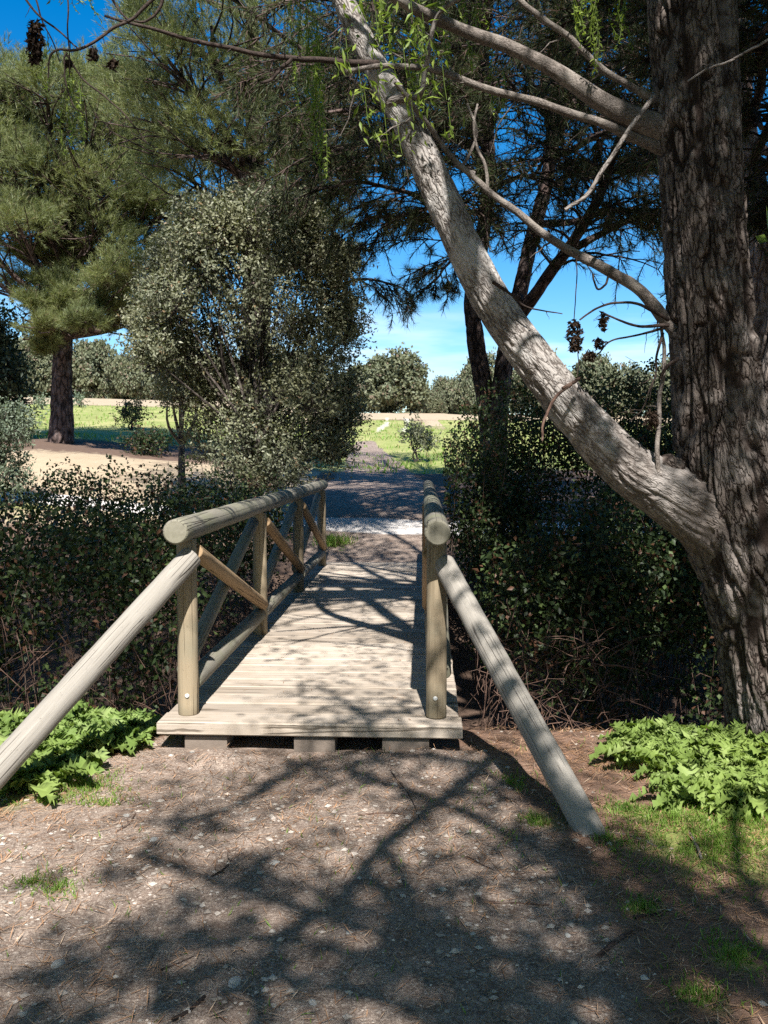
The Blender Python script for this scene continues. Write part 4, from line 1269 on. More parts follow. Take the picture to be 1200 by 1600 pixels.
# lit tufts hang in front of the trunk
for (px, py, rp) in ((95, 440, 26), (88, 500, 24), (110, 480, 22), (70, 540, 20)):
    clA.append((px, py, YA - 1.3, rp, 0.9))
pine_clumps(pa, [base - [0, 0, .2], along(97, 600, YA), along(100, 480, YA), along(104, 380, YA), along(100, 280, YA + .3), along(95, 200, YA + .5)], [20 * YA / F, 15 * YA / F, 14.5 * YA / F, 13 * YA / F, 9 * YA / F, 4 * YA / F], ray_clumps(clA), 'pine_needle', 'pine_bark', per=540, nn=14, L=0.15, W=0.0105, limb_from=0.35, seed=1)

# pine behind the oak bush, rising past the top of the frame
YB = 19.5
baseB = np.array([(405 - 600) / F * YB, YB, Hs((405 - 600) / F * YB, YB)])
pb_ = thing('pine_tree', 'broad sunlit pine behind the grey green oak bush, crown rising out of the picture', 'tree', baseB)
clB = []
for (px, py, rp) in ((260, 90, 70), (330, 40, 80), (400, 60, 70), (300, 150, 76), (380, 140, 74), (440, 130, 60), (250, 190, 66), (330, 210, 70), (410, 210, 66), (460, 220, 54), (290, 270, 60), (360, 290, 60), (430, 290, 56), (480, 300, 44), (330, 340, 50), (400, 350, 50), (460, 350, 44), (500, 350, 40), (240, 40, 50), (300, -20, 70), (380, -40, 80), (460, -20, 70), (350, -120, 90), (450, -120, 80), (400, -200, 80), (520, 400, 34), (470, 405, 34), (210, 130, 44), (500, 250, 44), (490, 180, 50), (510, 100, 50)):
    clB.append((px, py, YB + g.uniform(-2.2, 2.0), rp, 0.66))
pine_clumps(pb_, [baseB - [0, 0, .2], P(402, 560, YB), P(400, 400, YB), P(398, 250, YB), P(395, 90, YB), P(390, -80, YB)], [0.36, 0.3, 0.27, 0.2, 0.14, 0.06], ray_clumps(clB), 'pine_needle', 'pine_bark', per=540, nn=14, L=0.15, W=0.0105, limb_from=0.4, seed=2)

# middle pine: forked dark trunk, crown seen from below
def fan_branches(mb, mf, limb, r0, nsec, Ls, seed, nper=26, L=0.15, W=0.008, start=0.3, droop=0.25):
    g = np.random.default_rng(seed)
    n = len(limb)
    for k in range(nsec):
        f = start + (1 - start) * (k + g.random()) / nsec
        i = min(n - 2, int(f * (n - 1)))
        d = unit(limb[i + 1] - limb[i])
        side = unit(np.cross(d, [0, 0, 1.0])) * (1 if k % 2 else -1)
        dd = unit(d * g.uniform(0.4, 0.9) + side * g.uniform(0.6, 1.1) + np.array([0, 0, g.uniform(-0.25, 0.3)]))
        ln = Ls * g.uniform(0.6, 1.2) * (1.15 - 0.5 * f)
        tt = np.linspace(0, 1, 9)
        q = limb[i] + dd * ln * tt[:, None] + np.array([0, 0, -droop * ln])[None] * (tt ** 2)[:, None]
        q = q + np.cumsum(g.normal(size=(9, 3)), 0) * ln * 0.012
        tube(mb, q, np.linspace(max(0.012, r0 * 0.4), 0.007, 9), 5, cap=False)
        for m_ in range(11):
            j = g.integers(2, 9)
            b = q[j] if j < 9 else q[-1]
            d2 = unit(unit(q[min(j + 1, 8)] - q[j - 1]) * 0.8 + g.normal(size=3) * 0.6 + np.array([0, 0, -0.1]))
            l2 = ln * g.uniform(0.18, 0.42)
            t2 = np.linspace(0, 1, 5)
            q2 = b + d2 * l2 * t2[:, None] + np.array([0, 0, -0.22 * l2])[None] * (t2 ** 2)[:, None]
            tube(mb, q2, np.linspace(0.008, 0.005, 5), 4, cap=False)
            pos = rng.uniform(0.25, 1.0, nper)
            pn = b + d2 * l2 * pos[:, None] + np.array([0, 0, -0.22 * l2])[None] * (pos ** 2)[:, None]
            nd = unit(d2 * 0.75 + rdir(nper) * 0.75 + np.array([0, 0, -0.12]))
            needles(mf, pn, nd, L * rng.uniform(0.7, 1.2, nper), W)

def limb_path(lst, Y0, r_list, n=26):
    pts = [P(e[0], e[1], e[2] if len(e) > 2 else Y0) for e in lst]
    return smooth_path(np.array(pts), n, r_list)

YC = 14.5
baseC = np.array([(770 - 600) / F * YC, YC, Hs((770 - 600) / F * YC, YC)])
pc = thing('pine_tree', 'dark forked pine beyond the bridge with two trunks and a shaded crown seen from below', 'tree', baseC)
mb = MB()
q, rr = smooth_path(np.array([baseC - [0.02, 0, .2], P(766, 690, YC), P(755, 600, YC), P(743, 530, YC), P(738, 465, YC + .1), P(750, 395, YC + .2), P(760, 320, YC + .3), P(764, 230, YC + .5), P(756, 90, YC + .8), P(745, -100, YC + 1)]), 150, [0.19, 0.165, 0.145, 0.135, 0.12, 0.11, 0.10, 0.09, 0.08, 0.05])
tube(mb, q, rr, 36, deep_bark(0.018, 0.11, 0.3, 91), seed=4)
C1 = q
put('trunk', mb, M['pine_bark'], pc)
mb = MB()
q, rr = smooth_path(np.array([P(774, 745, YC), P(779, 650, YC - .1), P(786, 580, YC - .1), P(800, 505, YC - .1), P(815, 445, YC), P(832, 368, YC), P(852, 290, YC), P(866, 200, YC - .2), P(880, 40, YC - .4), P(890, -140, YC - .6)]), 150, [0.165, 0.15, 0.14, 0.13, 0.12, 0.11, 0.10, 0.095, 0.08, 0.05])
tube(mb, q, rr, 32, deep_bark(0.018, 0.11, 0.3, 95), seed=5)
C2 = q
put('trunk', mb, M['pine_bark'], pc)
mf = MB()
LIMBS = [
    ([(815, 490, YC), (850, 440, YC - .5), (885, 390, YC - 1.0), (915, 340, YC - 1.6), (960, 250, YC - 2.4), (990, 160, YC - 3)], 0.10, 0.045, 13, 1.5),
    ([(880, 398, YC - .8), (930, 370, YC - 1.0), (985, 345, YC - 1.4), (1060, 320, YC - 1.8), (1140, 290, YC - 2)], 0.06, 0.02, 13, 1.3),
    ([(842, 350, YC), (900, 345, YC - .6), (960, 330, YC - 1.5), (1030, 330, YC - 2.2), (1090, 335, YC - 2.6)], 0.06, 0.018, 11, 1.3),
    ([(852, 250, YC), (910, 225, YC - 1), (970, 190, YC - 2), (1040, 150, YC - 3)], 0.06, 0.02, 11, 1.5),
    ([(760, 330, YC), (720, 330, YC - .8), (680, 322, YC - 1.6), (630, 330, YC - 2.2), (575, 350, YC - 2.6)], 0.05, 0.016, 13, 1.2),
    ([(752, 440, YC), (720, 395, YC - .6), (690, 345, YC - 1.4), (650, 305, YC - 2.2), (600, 285, YC - 2.8), (540, 290, YC - 3.2)], 0.06, 0.018, 14, 1.3),
    ([(760, 280, YC), (700, 250, YC - 1), (640, 225, YC - 2), (580, 220, YC - 2.8), (520, 240, YC - 3.4)], 0.06, 0.018, 14, 1.4),
    ([(758, 200, YC), (690, 150, YC - 1), (620, 110, YC - 2.2), (540, 90, YC - 3.2), (470, 100, YC - 3.8)], 0.07, 0.02, 14, 1.5),
    ([(755, 120, YC), (690, 60, YC - 1), (600, 10, YC - 2), (500, -10, YC - 3)], 0.07, 0.02, 13, 1.5),
    ([(752, 60, YC), (760, 0, YC - 1.4), (740, -60, YC - 3)], 0.06, 0.02, 12, 1.6),
    ([(868, 120, YC), (900, 70, YC - 1.2), (930, 20, YC - 2.6), (940, -40, YC - 4)], 0.06, 0.02, 12, 1.6),
    ([(760, 300, YC), (800, 280, YC - .8), (830, 270, YC - 2), (850, 240, YC - 3.2)], 0.04, 0.015, 10, 1.2),
    ([(758, 220, YC), (770, 190, YC - 1.2), (790, 150, YC - 2.6), (800, 120, YC - 4)], 0.05, 0.015, 12, 1.3),
    ([(860, 180, YC), (840, 140, YC - 1.4), (800, 90, YC - 2.8), (770, 60, YC - 4)], 0.05, 0.015, 12, 1.3),
    ([(755, 385, YC + .2), (715, 400, YC + .6), (680, 430, YC + 1), (665, 450, YC + 1.2)], 0.035, 0.012, 8, 0.8),
    ([(752, 160, YC), (680, 180, YC - .6), (600, 170, YC - 1.4), (520, 170, YC - 2.2), (440, 190, YC - 2.6)], 0.06, 0.018, 14, 1.4),
    ([(850, 300, YC), (880, 280, YC + 1), (930, 270, YC + 2), (990, 265, YC + 3)], 0.05, 0.015, 11, 1.5),
    ([(762, 250, YC), (720, 220, YC + 1), (660, 215, YC + 2), (590, 240, YC + 3)], 0.05, 0.015, 11, 1.5),
    ([(870, 60, YC), (960, 40, YC - .5), (1060, 20, YC - 1), (1160, 30, YC - 1.4)], 0.06, 0.018, 13, 1.5),
    ([(855, 210, YC), (930, 150, YC - .2), (1010, 110, YC - .6), (1090, 100, YC - 1)], 0.05, 0.018, 12, 1.5),
]
mb = MB()
for k, (lst, r0, r1, ns, Ls) in enumerate(LIMBS):
    q = smooth_path(np.array([P(*e) for e in lst]), 30)
    q = q + np.stack([noise(np.stack([np.linspace(0, 5, 30), np.full(30, j + .3), np.full(30, k + .5)], -1), 61) for j in range(3)], -1) * 0.10 * np.linspace(0, 1, 30)[:, None]
    tube(mb, q, np.linspace(r0, r1, 30), 10, rough=0.08, seed=k)
    fan_branches(mb, mf, q, r1 * 1.4, int(ns * 1.45), Ls, 500 + k, nper=34, L=0.16, W=0.0085, start=0.22, droop=0.22)
CC = []
for (px, py, Y, rp) in ((540, 40, 15, 80), (620, 30, 15, 80), (700, 40, 16, 80), (790, 40, 15, 80), (880, 40, 16, 80), (960, 30, 15, 80), (560, 130, 16, 64), (640, 130, 15.5, 60), (720, 140, 17, 60), (830, 130, 16, 60), (930, 110, 15, 60), (1000, 90, 16, 70), (520, 190, 16, 56), (600, 210, 16, 46), (680, 220, 17, 44), (760, 130, 17, 50), (900, 190, 16, 48), (980, 180, 15, 50), (540, 260, 16, 40), (500, 130, 16, 60), (1000, 250, 14, 44), (940, 260, 15, 36)):
    CC.append((P(px, py, Y), np.array([1, 1, 0.6]) * rp * Y / F * 1.1))
for k in range(60):
    Y = rng.uniform(8.5, 18)
    x_ = rng.uniform(-4.5, 8)
    Y = max(Y, 11.5) if x_ < 2.4 else Y
    CC.append((np.array([x_, Y, 1.6 + 0.52 * Y + rng.uniform(0.4, 5.5)]), np.array([1.25, 1.25, 0.7])))
for i, (c, r) in enumerate(CC):
    per = 230
    u = rdir(per)
    p = c + u * r * rng.uniform(0.2, 1.0, (per, 1)) ** 0.5 * (1 + 0.3 * noise(u * 2.2 + i * 7.1, 6)[:, None])
    pine_tuft(mf, p, unit(u + [0, 0, 0.5]), 9, 0.17, 0.012, 0.7)
    s0 = C1[90 + i % 50] if c[0] < 2.2 else C2[90 + i % 50]
    lp = smooth_path(np.array([s0, (s0 + c) / 2 + rng.normal(size=3) * 0.25, c]), 10)
    tube(mb, lp, np.linspace(0.05, 0.02, 10), 6, cap=False)
    for k in range(7):
        tube(mb, np.array([lp[6], (lp[6] + c) / 2 + rng.normal(size=3) * .1, c + rdir(1)[0] * r * 0.8]), [0.022, .016, .008], 4, cap=False)
put('branches', mb, M['pine_bark'], pc)
put('foliage', mf, M['pine_needle_shaded'], pc)

# drooping pine branch that shows in the gap left of the limb belongs to the pine behind the oak
mb, mf = MB(), MB()
for k, lst in enumerate(([(470, 440, 18.2), (520, 446, 17.8), (565, 436, 17.5), (600, 441, 17.4), (632, 452, 17.3), (645, 470, 17.2)],)):
    q = smooth_path(np.array([P(*e) for e in lst]), 26)
    tube(mb, q, np.linspace(0.045, 0.010, 26), 7)
    fan_branches(mb, mf, q, 0.02, 16, 0.75, 640 + k, nper=20, L=0.15, W=0.008, start=0.3, droop=0.7)
put('branches', mb, M['pine_bark'], pb_)
put('foliage', mf, M['pine_needle_shaded'], pb_)

# pine at the right edge, behind the willow
YD = 9.5
baseD = np.array([(1240 - 600) / F * YD, YD + .4, Hs(4.2, YD + .4)])
pdn = thing('pine_tree', 'pale pinkish barked pine half hidden behind the willow at the right edge', 'tree', baseD)
mb = MB()
q, rr = smooth_path(np.array([baseD - [0, 0, .3], P(1230, 700, YD), P(1212, 560, YD), P(1196, 440, YD), P(1186, 330, YD), P(1170, 250, YD), P(1160, 150, YD), P(1150, -50, YD), P(1140, -400, YD)]), 150, [0.32, 0.28, 0.25, 0.20, 0.13, 0.11, 0.10, 0.09, 0.05])
tube(mb, q, rr, 34, deep_bark(0.02, 0.1, 0.25, 97), seed=6)
D1 = q
put('trunk', mb, M['pine_bark_pale'], pdn)
mb, mf = MB(), MB()
for k, lst in enumerate((
    [(1188, 360, YD), (1230, 330, YD - .6), (1290, 300, YD - 1)], [(1180, 300, YD), (1150, 270, YD + .8), (1100, 240, YD + 1.6), (1040, 240, YD + 2.4)],
    [(1172, 260, YD), (1200, 200, YD - 1), (1220, 150, YD - 2)], [(1165, 200, YD), (1190, 130, YD - 1), (1180, 60, YD - 2)],
    [(1160, 150, YD), (1130, 90, YD - 1), (1120, 30, YD - 2), (1150, -40, YD - 2.6)], [(1160, 120, YD), (1220, 60, YD - .4), (1280, 20, YD - 1)],
    [(1155, 60, YD), (1080, 20, YD - .8), (1000, 0, YD - 1.6), (920, -10, YD - 2.2)], [(1150, 0, YD), (1180, -60, YD - 1.6), (1160, -140, YD - 3)],
    [(1165, 220, YD), (1210, 240, YD + 1), (1260, 240, YD + 2)], [(1190, 400, YD), (1170, 420, YD + 1), (1200, 440, YD + 2)],
    [(1160, 170, YD), (1180, 180, YD - 1.4), (1190, 200, YD - 2.4)], [(1150, 20, YD), (1060, -40, YD + .6), (960, -70, YD + 1)],
    [(1160, 110, YD), (1170, 80, YD - 2), (1200, 40, YD - 3)], [(1165, 240, YD), (1230, 280, YD - .4), (1260, 310, YD - .8)],
    [(1190, 390, YD), (1230, 400, YD), (1280, 380, YD)])):
    q = smooth_path(np.array([P(*e) for e in lst]), 24)
    tube(mb, q, np.linspace(0.06, 0.018, 24), 8, rough=0.08, seed=k)
    fan_branches(mb, mf, q, 0.02, 13, 0.95, 700 + k, nper=26, L=0.15, W=0.007, start=0.15, droop=0.25)
put('branches', mb, M['pine_bark'], pdn)
put('foliage', mf, M['pine_needle_shaded'], pdn)

# ------------------------------------------------------------------ shrubs and oaks
def bushy(root, clumps, leaf_mat_, bark, per, leaf, wid, seed, stems=3, shoot=0.0, trunk_r=0.05, base=None, up=0.5, far=False, inner=0.35):
    """Clumped crown: limbs to each clump, leaves on shoots over each clump's shell."""
    g = np.random.default_rng(seed)
    base = np.array(root.location) if base is None else np.asarray(base, float)
    mb, mf = MB(), MB()
    cs = np.array([c for c, r in clumps])
    mean = cs.mean(0)
    trunk = MB()
    fork = []
    for s_ in range(stems):
        e = base + (mean - base) * 0.42 + np.array([g.normal() * 0.12, g.normal() * 0.12, 0]) * np.linalg.norm(mean - base)
        st = base + np.array([g.normal(), g.normal(), 0]) * trunk_r * (1.6 if stems > 1 else 0)
        q = smooth_path(np.array([st - [0, 0, .1], (st + e) / 2 + g.normal(size=3) * 0.05, e]), 16)
        tube(trunk, q, np.linspace(trunk_r * 1.15, trunk_r * 0.7, 16), 12, rough=0.12, seed=s_)
        fork.append(e)
    put('trunk' if stems == 1 else 'stems', trunk, M[bark], root)
    for i, (c, r) in enumerate(clumps):
        f = fork[i % len(fork)]
        q = smooth_path(np.array([f, f + (c - f) * 0.5 + g.normal(size=3) * 0.08, c]), 8)
        tube(mb, q, np.linspace(trunk_r * 0.55, trunk_r * 0.12, 8), 5, cap=False)
        ns = max(6, per // 9)
        u = unit(g.normal(size=(ns, 3)))
        rad_ = g.uniform(inner, 1.0, (ns, 1)) ** 0.55
        lump = 1 + 0.3 * noise(u * 2.3 + i * 5.3 + seed, 8)[:, None]
        p0 = c + u * r * rad_ * lump
        sd_ = unit(u + np.array([0, 0, up]) + g.normal(size=(ns, 3)) * 0.35)
        m_ = 9
        t_ = g.uniform(0, 1, (ns, m_))
        sl = (shoot if shoot else leaf * 2.5) * g.uniform(0.6, 1.5, (ns, 1))
        pos = (p0[:, None] + sd_[:, None] * (t_ * sl)[..., None] + g.normal(size=(ns, m_, 3)) * leaf * 0.35).reshape(-1, 3)
        dirs = (np.repeat(sd_, m_, 0) * 0.35 + unit(g.normal(size=(ns * m_, 3))))
        nr = unit(unit(g.normal(size=(ns * m_, 3))) * 0.75 + np.repeat(unit(u + np.array([0, 0, 0.35])), m_, 0))
        k_ = ns * m_
        rn = np.clip(np.repeat(g.random(ns), m_) * 0.5 + g.random(k_) * 0.5, 0, 1)
        if far:
            quads(mf, pos, dirs, nr, leaf * g.uniform(0.7, 1.4, k_), wid, rn)
        else:
            leaves(mf, pos, dirs, nr, leaf * g.uniform(0.7, 1.3, k_), wid, 0.15, rn, 0.1)
            for s_ in range(0, ns, 3):
                tube(mb, np.array([p0[s_] - sd_[s_] * sl[s_] * 0.7, p0[s_], p0[s_] + sd_[s_] * sl[s_]]), [0.006, 0.004, 0.0025], 3, cap=False)
    put('branches', mb, M[bark], root)
    put('foliage', mf, M[leaf_mat_], root)
    return root

# the grey green holm oak left of the path
PUFF = 0.88
YO = 14.2
bo_ = np.array([(400 - 600) / F * YO, YO, Hs((400 - 600) / F * YO, YO)])
oak = thing('oak_bush', 'big grey green holm oak bush left of the path just beyond the bridge', 'bush', bo_)
cl = []
g = np.random.default_rng(3)
for (px, py, rp) in ((385, 372, 42), (340, 400, 46), (430, 395, 48), (300, 430, 42), (380, 440, 56), (470, 420, 48), (510, 440, 36), (270, 470, 38), (330, 490, 54), (410, 500, 60), (480, 490, 52), (525, 480, 28), (265, 530, 40), (310, 560, 52), (390, 570, 62), (460, 560, 56), (510, 550, 38), (290, 610, 40), (350, 630, 56), (430, 640, 60), (490, 620, 46), (330, 690, 46), (400, 700, 60), (470, 690, 52), (520, 660, 34), (520, 705, 22), (250, 500, 26), (420, 355, 26), (350, 362, 26), (500, 390, 26), (385, 740, 40), (440, 740, 44), (530, 610, 24), (275, 570, 30), (310, 395, 26), (535, 650, 18), (300, 352, 15), (345, 332, 15), (390, 326, 17), (440, 335, 17), (240, 465, 15), (230, 520, 15), (540, 415, 16), (252, 430, 16), (472, 347, 15), (270, 396, 15), (540, 520, 16), (238, 560, 15)):
    cl.append((px, py, YO + g.uniform(-1.1, 0.9), rp, 0.9))
bushy(oak, ray_clumps(cl), 'oak_leaf', 'oak_bark', 2100, 0.058, 0.030, 31, 4, 0.32, 0.06, up=0.85)

def small_bush(name, label, px, py, w_px, h_px, leafm, leaf, n_cl, per, seed, stems=3, cat='bush', bark='oak_bark', group=None, flat=0.85, Y=None, far=False, lift=0.5, tr=0.03, top=1.0):
    if Y is None:
        b = G(px, py)
    else:
        b = P(px, py, Y)
        b[2] = Hs(b[0], b[1])
    Y = b[1]
    w_, h_ = w_px * Y / F, h_px * Y / F
    r_ = thing(name, label, cat, b, group)
    g = np.random.default_rng(seed)
    cl = []
    for k in range(n_cl):
        a = g.uniform(0, 2 * np.pi)
        z = g.uniform(0.0, 1.0)
        rr = math.sqrt(g.random()) * (0.36 if z > 0.75 else 0.42)
        c = b + np.array([math.cos(a) * rr * w_, math.sin(a) * rr * w_, h_ * (1 - lift) * 0.4 + h_ * (lift if lift < .9 else .8) * z * 0.95 + h_ * .1])
        q = g.uniform(0.16, 0.26) * w_
        cl.append((c, np.array([q, q, q * flat])))
    bushy(r_, cl, leafm, bark, per, leaf, leaf * 0.55, seed, stems, trunk_r=tr, far=far, up=0.4)
    return r_

small_bush('sapling', 'small leafy oak sapling on the grass right of the path', 652, 722, 50, 72, 'oak_leaf', 0.09, 10, 110, 41, 3, 'sapling', tr=0.025)
small_bush('bush', 'low dark bush on the shaded grass between the left pine and the oak bush', 205, 672, 50, 50, 'bramble_leaf', 0.08, 10, 140, 42)
small_bush('bush', 'dark spreading bush right of the low bush, close beside the oak bush', 235, 712, 70, 42, 'bramble_leaf', 0.07, 14, 160, 43)
small_bush('bush', 'small grey bush on the sunlit grass just right of the left pine trunk', 124, 636, 14, 18, 'grey_leaf', 0.12, 5, 70, 44, far=True)
small_bush('bush', 'small grey bush on the sunlit grass just left of the left pine trunk', 68, 640, 16, 20, 'grey_leaf', 0.12, 5, 70, 45, far=True)
YG = 11.5
small_bush('bush', 'grey green leafy bush at the left edge below the dark oak', -15, 745, 130, 190, 'grey_leaf', 0.06, 26, 420, 46, 4, Y=15.5, tr=0.04, lift=0.9)
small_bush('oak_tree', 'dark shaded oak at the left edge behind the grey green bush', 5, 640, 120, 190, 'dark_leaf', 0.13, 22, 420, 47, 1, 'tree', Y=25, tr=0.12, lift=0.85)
# thin trunk visible under the oak bush
y_ = 17.0
tb2 = thing('oak_tree', 'slim holm oak with a bare lower trunk left of the oak bush', 'tree', np.array([(284 - 600) / F * y_, y_, Hs((284 - 600) / F * y_, y_)]))
cl = [(px, py, y_ + g.uniform(-.6, .6), rp, .8) for (px, py, rp) in ((285, 560, 34), (265, 590, 26), (310, 590, 30), (285, 525, 30), (300, 610, 22), (262, 615, 18))]
bushy(tb2, ray_clumps(cl), 'oak_leaf', 'oak_bark', 420, 0.065, 0.034, 48, 1, 0.15, 0.075)

# holm oaks along the crest, each one a thing of its own
FAR = [
    (600, 645, 150, 96, 66, 'wide rounded holm oak on the crest beyond the path, left of the blue gap'),
    (545, 645, 70, 60, 70, 'smaller holm oak on the crest partly behind the big oak bush'),
    (700, 650, 60, 66, 78, 'distant holm oak on the crest in the gap just left of the forked pine'),
    (672, 651, 50, 50, 72, 'low holm oak on the crest right of the wide rounded one'),
    (745, 652, 80, 100, 74, 'holm oak on the crest directly behind the forked pine trunk'),
    (850, 655, 130, 100, 60, 'holm oak on the crest seen just above the slanting limb'),
    (925, 655, 110, 96, 62, 'holm oak on the crest between the slanting limb and the dead twigs'),
    (1000, 655, 110, 80, 66, 'holm oak on the crest seen behind the dead twigs left of the willow trunk'),
    (1070, 655, 120, 100, 60, 'holm oak on the crest seen directly left of the willow trunk'),
    (1180, 655, 130, 110, 60, 'holm oak on the crest hidden mostly by the willow trunk'),
    (150, 620, 110, 96, 72, 'holm oak on the left crest right of the left pine trunk'),
    (215, 624, 100, 90, 70, 'holm oak on the left crest just left of the oak bush'),
    (65, 618, 110, 105, 74, 'holm oak on the left crest left of the left pine trunk'),
    (290, 628, 110, 100, 72, 'holm oak on the left crest showing under the oak bush'),
    (-30, 616, 120, 110, 76, 'holm oak on the left crest at the edge of the picture'),
    (380, 634, 120, 100, 74, 'holm oak on the crest hidden mostly behind the oak bush'),
    (460, 640, 110, 96, 76, 'holm oak on the crest behind the right side of the oak bush'),
]
protos = []
for k in range(4):
    r_ = None
    px, py, w_, h_, Y, lab = FAR[k]
    b = P(px, py, Y)
    b[2] = Hs(b[0], b[1]) - 0.1
    r_ = thing('holm_oak', lab, 'tree', b, 'holm oaks along the crest')
    gg = np.random.default_rng(80 + k)
    cl = []
    for c_ in range(34):
        a = gg.uniform(0, 2 * np.pi)
        z = gg.uniform(0.0, 1.0)
        rr = math.sqrt(gg.random()) * 3.2 * math.sqrt(max(0.05, 1 - (max(0, z - 0.25) / 0.85) ** 2))
        c = b + np.array([math.cos(a) * rr, math.sin(a) * rr, 0.7 + 3.0 * z])
        q = gg.choice([0.4, 0.55, 0.7, 0.95, 1.2])
        cl.append((c, np.array([q, q, q * 0.75])))
    bushy(r_, cl, 'far_oak_leaf', 'oak_bark', 800, 0.24, 0.19, 90 + k, 1, 0.35, 0.16, far=True, up=0.3)
    protos.append(r_)
    sx = (w_ * Y / F) / 7.0
    sz = (h_ * Y / F) / 4.5
    r_.scale = (sx, sx, sz)
for k, (px, py, w_, h_, Y, lab) in enumerate(FAR[4:]):
    b = P(px, py, Y)
    b[2] = Hs(b[0], b[1]) - 0.1
    sx = (w_ * Y / F) / 7.0
    copy_tree(protos[k % 4], b, k * 1.9 + 0.7, (sx, sx, (h_ * Y / F) / 4.5), lab)

# far wood that closes the horizon behind the crest
mb = MB()
for k in range(260):
    x = rng.uniform(-110, 110)
    y = rng.uniform(84, 120)
    z = Hs(x, y)
    c = np.array([x, y, z + rng.uniform(0.5, 3.2)])
    n = 90
    pp = c + rdir(n) * np.array([1.9, 1.9, 1.3]) * (rng.random((n, 1)) ** 0.4)
    quads(mb, pp, rdir(n), rdir(n), rng.uniform(0.35, 0.6, n), 0.3)
fw = put('far_wood', mb, M['far_oak_leaf'])
fw['kind'] = 'stuff'
fw['label'] = 'low holm oak wood along the horizon behind the crest'
fw['category'] = 'wood'

# ------------------------------------------------------------------ bramble thickets
def bramble(label, clumps, per, seed, base, canes, dead):
    g = np.random.default_rng(seed)
    root = thing('bramble_thicket', label, 'bramble', base)
    mf, mc, md_ = MB(), MB(), MB()
    for i, (c, r) in enumerate(clumps):
        n = int(per * (r / 0.6) ** 2)
        u = unit(g.normal(size=(n, 3)))
        u[:, 1] -= 0.25
        u = unit(u)
        lump = 1 + 0.35 * noise(u * 2.5 + i * 3.3 + seed, 9)[:, None]
        p = c + u * r * lump * (g.uniform(0.35, 1.0, (n, 1)) ** 0.45)
        keep = (p[:, 2] > H(p[:, 0], p[:, 1]) - 0.02) & bridge_clear(p)
        p, u_ = p[keep], u[keep]
        n = len(p)
        d = unit(g.normal(size=(n, 3)) * 0.8 + np.array([0, -0.15, -0.45]))
        nr = unit(u_ * 0.6 + unit(g.normal(size=(n, 3))) * 0.9 + np.array([0, -0.1, 0.35]))
        leaves(mf, p, d, nr, 0.046 * g.uniform(0.5, 1.4, n), 0.031, 0.12, None, 0.15)
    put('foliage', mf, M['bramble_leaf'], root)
    for k in range(canes):
        c, r = clumps[g.integers(0, len(clumps))]
        a = c + unit(g.normal(size=3)) * r * 0.8
        a[2] = Hs(a[0], a[1])
        e = c + unit(g.normal(size=3) + [0, -0.9, 0.35]) * r * 1.08
        top = (a + e) / 2 + np.array([0, 0, g.uniform(0.1, 0.5)])
        q = smooth_path(np.array([a, top, e, e + unit(g.normal(size=3) + [0, -.3, -.8]) * 0.22]), 12)
        if bridge_clear(q).all():
            tube(mc, q, np.linspace(0.005, 0.0022, 12), 4, cap=False, rnd=g.random())
    for (x0, x1, y0, z0, z1, n) in dead:
        for k in range(n):
            a = np.array([g.uniform(x0, x1), y0 + g.normal() * 0.14, g.uniform(z0, z1)])
            d = unit(g.normal(size=3) + np.array([0, 0, 0.6 if g.random() < 0.55 else 0]))
            ln = g.uniform(0.15, 0.6)
            q = np.array([a + d * ln * t_ + np.array([0, 0, -0.25 * ln * t_ * t_]) + g.normal(size=3) * 0.006 for t_ in np.linspace(0, 1, 6)])
            if bridge_clear(q).all():
                tube(mc, q, np.linspace(0.0033, 0.0015, 6) * g.uniform(.6, 1.3), 4, cap=False, rnd=g.random())
    put('canes', mc, M['cane'], root)
    return root

def bridge_clear(p):
    rel = p - B0
    s = rel @ AX
    u = rel @ UX
    return ~((np.abs(u) < 0.86) & (s > -0.4) & (p[:, 2] > -0.5) & (p[:, 2] < 3)) | (s > 9.0)

g = np.random.default_rng(61)
clL = []
for k in range(95):
    x = g.uniform(-8.5, -1.35)
    y = g.uniform(6.4, 11.2)
    top = 1.15 + 0.12 * math.sin(x * 1.7) + 0.22 * sstep(8, 10.5, y) + (0.15 if x > -4 else 0)
    r = g.uniform(0.38, 0.62)
    z = top - r * 0.9 - (g.random() ** 1.6) * 0.5
    if y < 7.0:
        z = g.uniform(-0.2, top - r - .1)
    x = min(x, -0.86 - r * 0.75 + 0.041 * (y - 5) - 0.4)
    clL.append((np.array([x, y, z]), r))
for k in range(46):                     # front face
    x = g.uniform(-7.0, -1.5)
    z = g.uniform(-0.4, 0.9)
    r = g.uniform(0.3, 0.5)
    clL.append((np.array([min(x, -1.3 - r * .6), 6.35 + 0.35 * (z + 0.4) + g.normal() * 0.15, z]), r))
bramble('dense dark bramble thicket filling the ditch left of the bridge', clL, 1150, 62, (-3.5, 7.5, Hs(-3.5, 7.5)), 300,
        [(-3.2, -1.2, 6.15, -0.35, 0.25, 120)])
clR = []
for k in range(95):
    x = g.uniform(0.7, 5.5)
    y = g.uniform(6.6, 12.2)
    top = 1.35 + 0.62 * sstep(1.2, 2.4, x) * sstep(7.2, 9.5, y) - 0.25 * (1 - sstep(6.6, 7.6, y))
    r = g.uniform(0.36, 0.6)
    z = top - r * 0.9 - (g.random() ** 1.6) * 0.6
    x = max(x, 0.45 + r * 0.75 + 0.041 * (y - 5) + 0.18)
    clR.append((np.array([x, y, z]), r))
for k in range(48):
    x = g.uniform(0.75, 4.5)
    z = g.uniform(-0.35, 1.05)
    r = g.uniform(0.28, 0.46)
    clR.append((np.array([max(x, .72 + r * .6), 6.55 + 0.3 * (z + 0.3) + g.normal() * 0.15, z]), r))
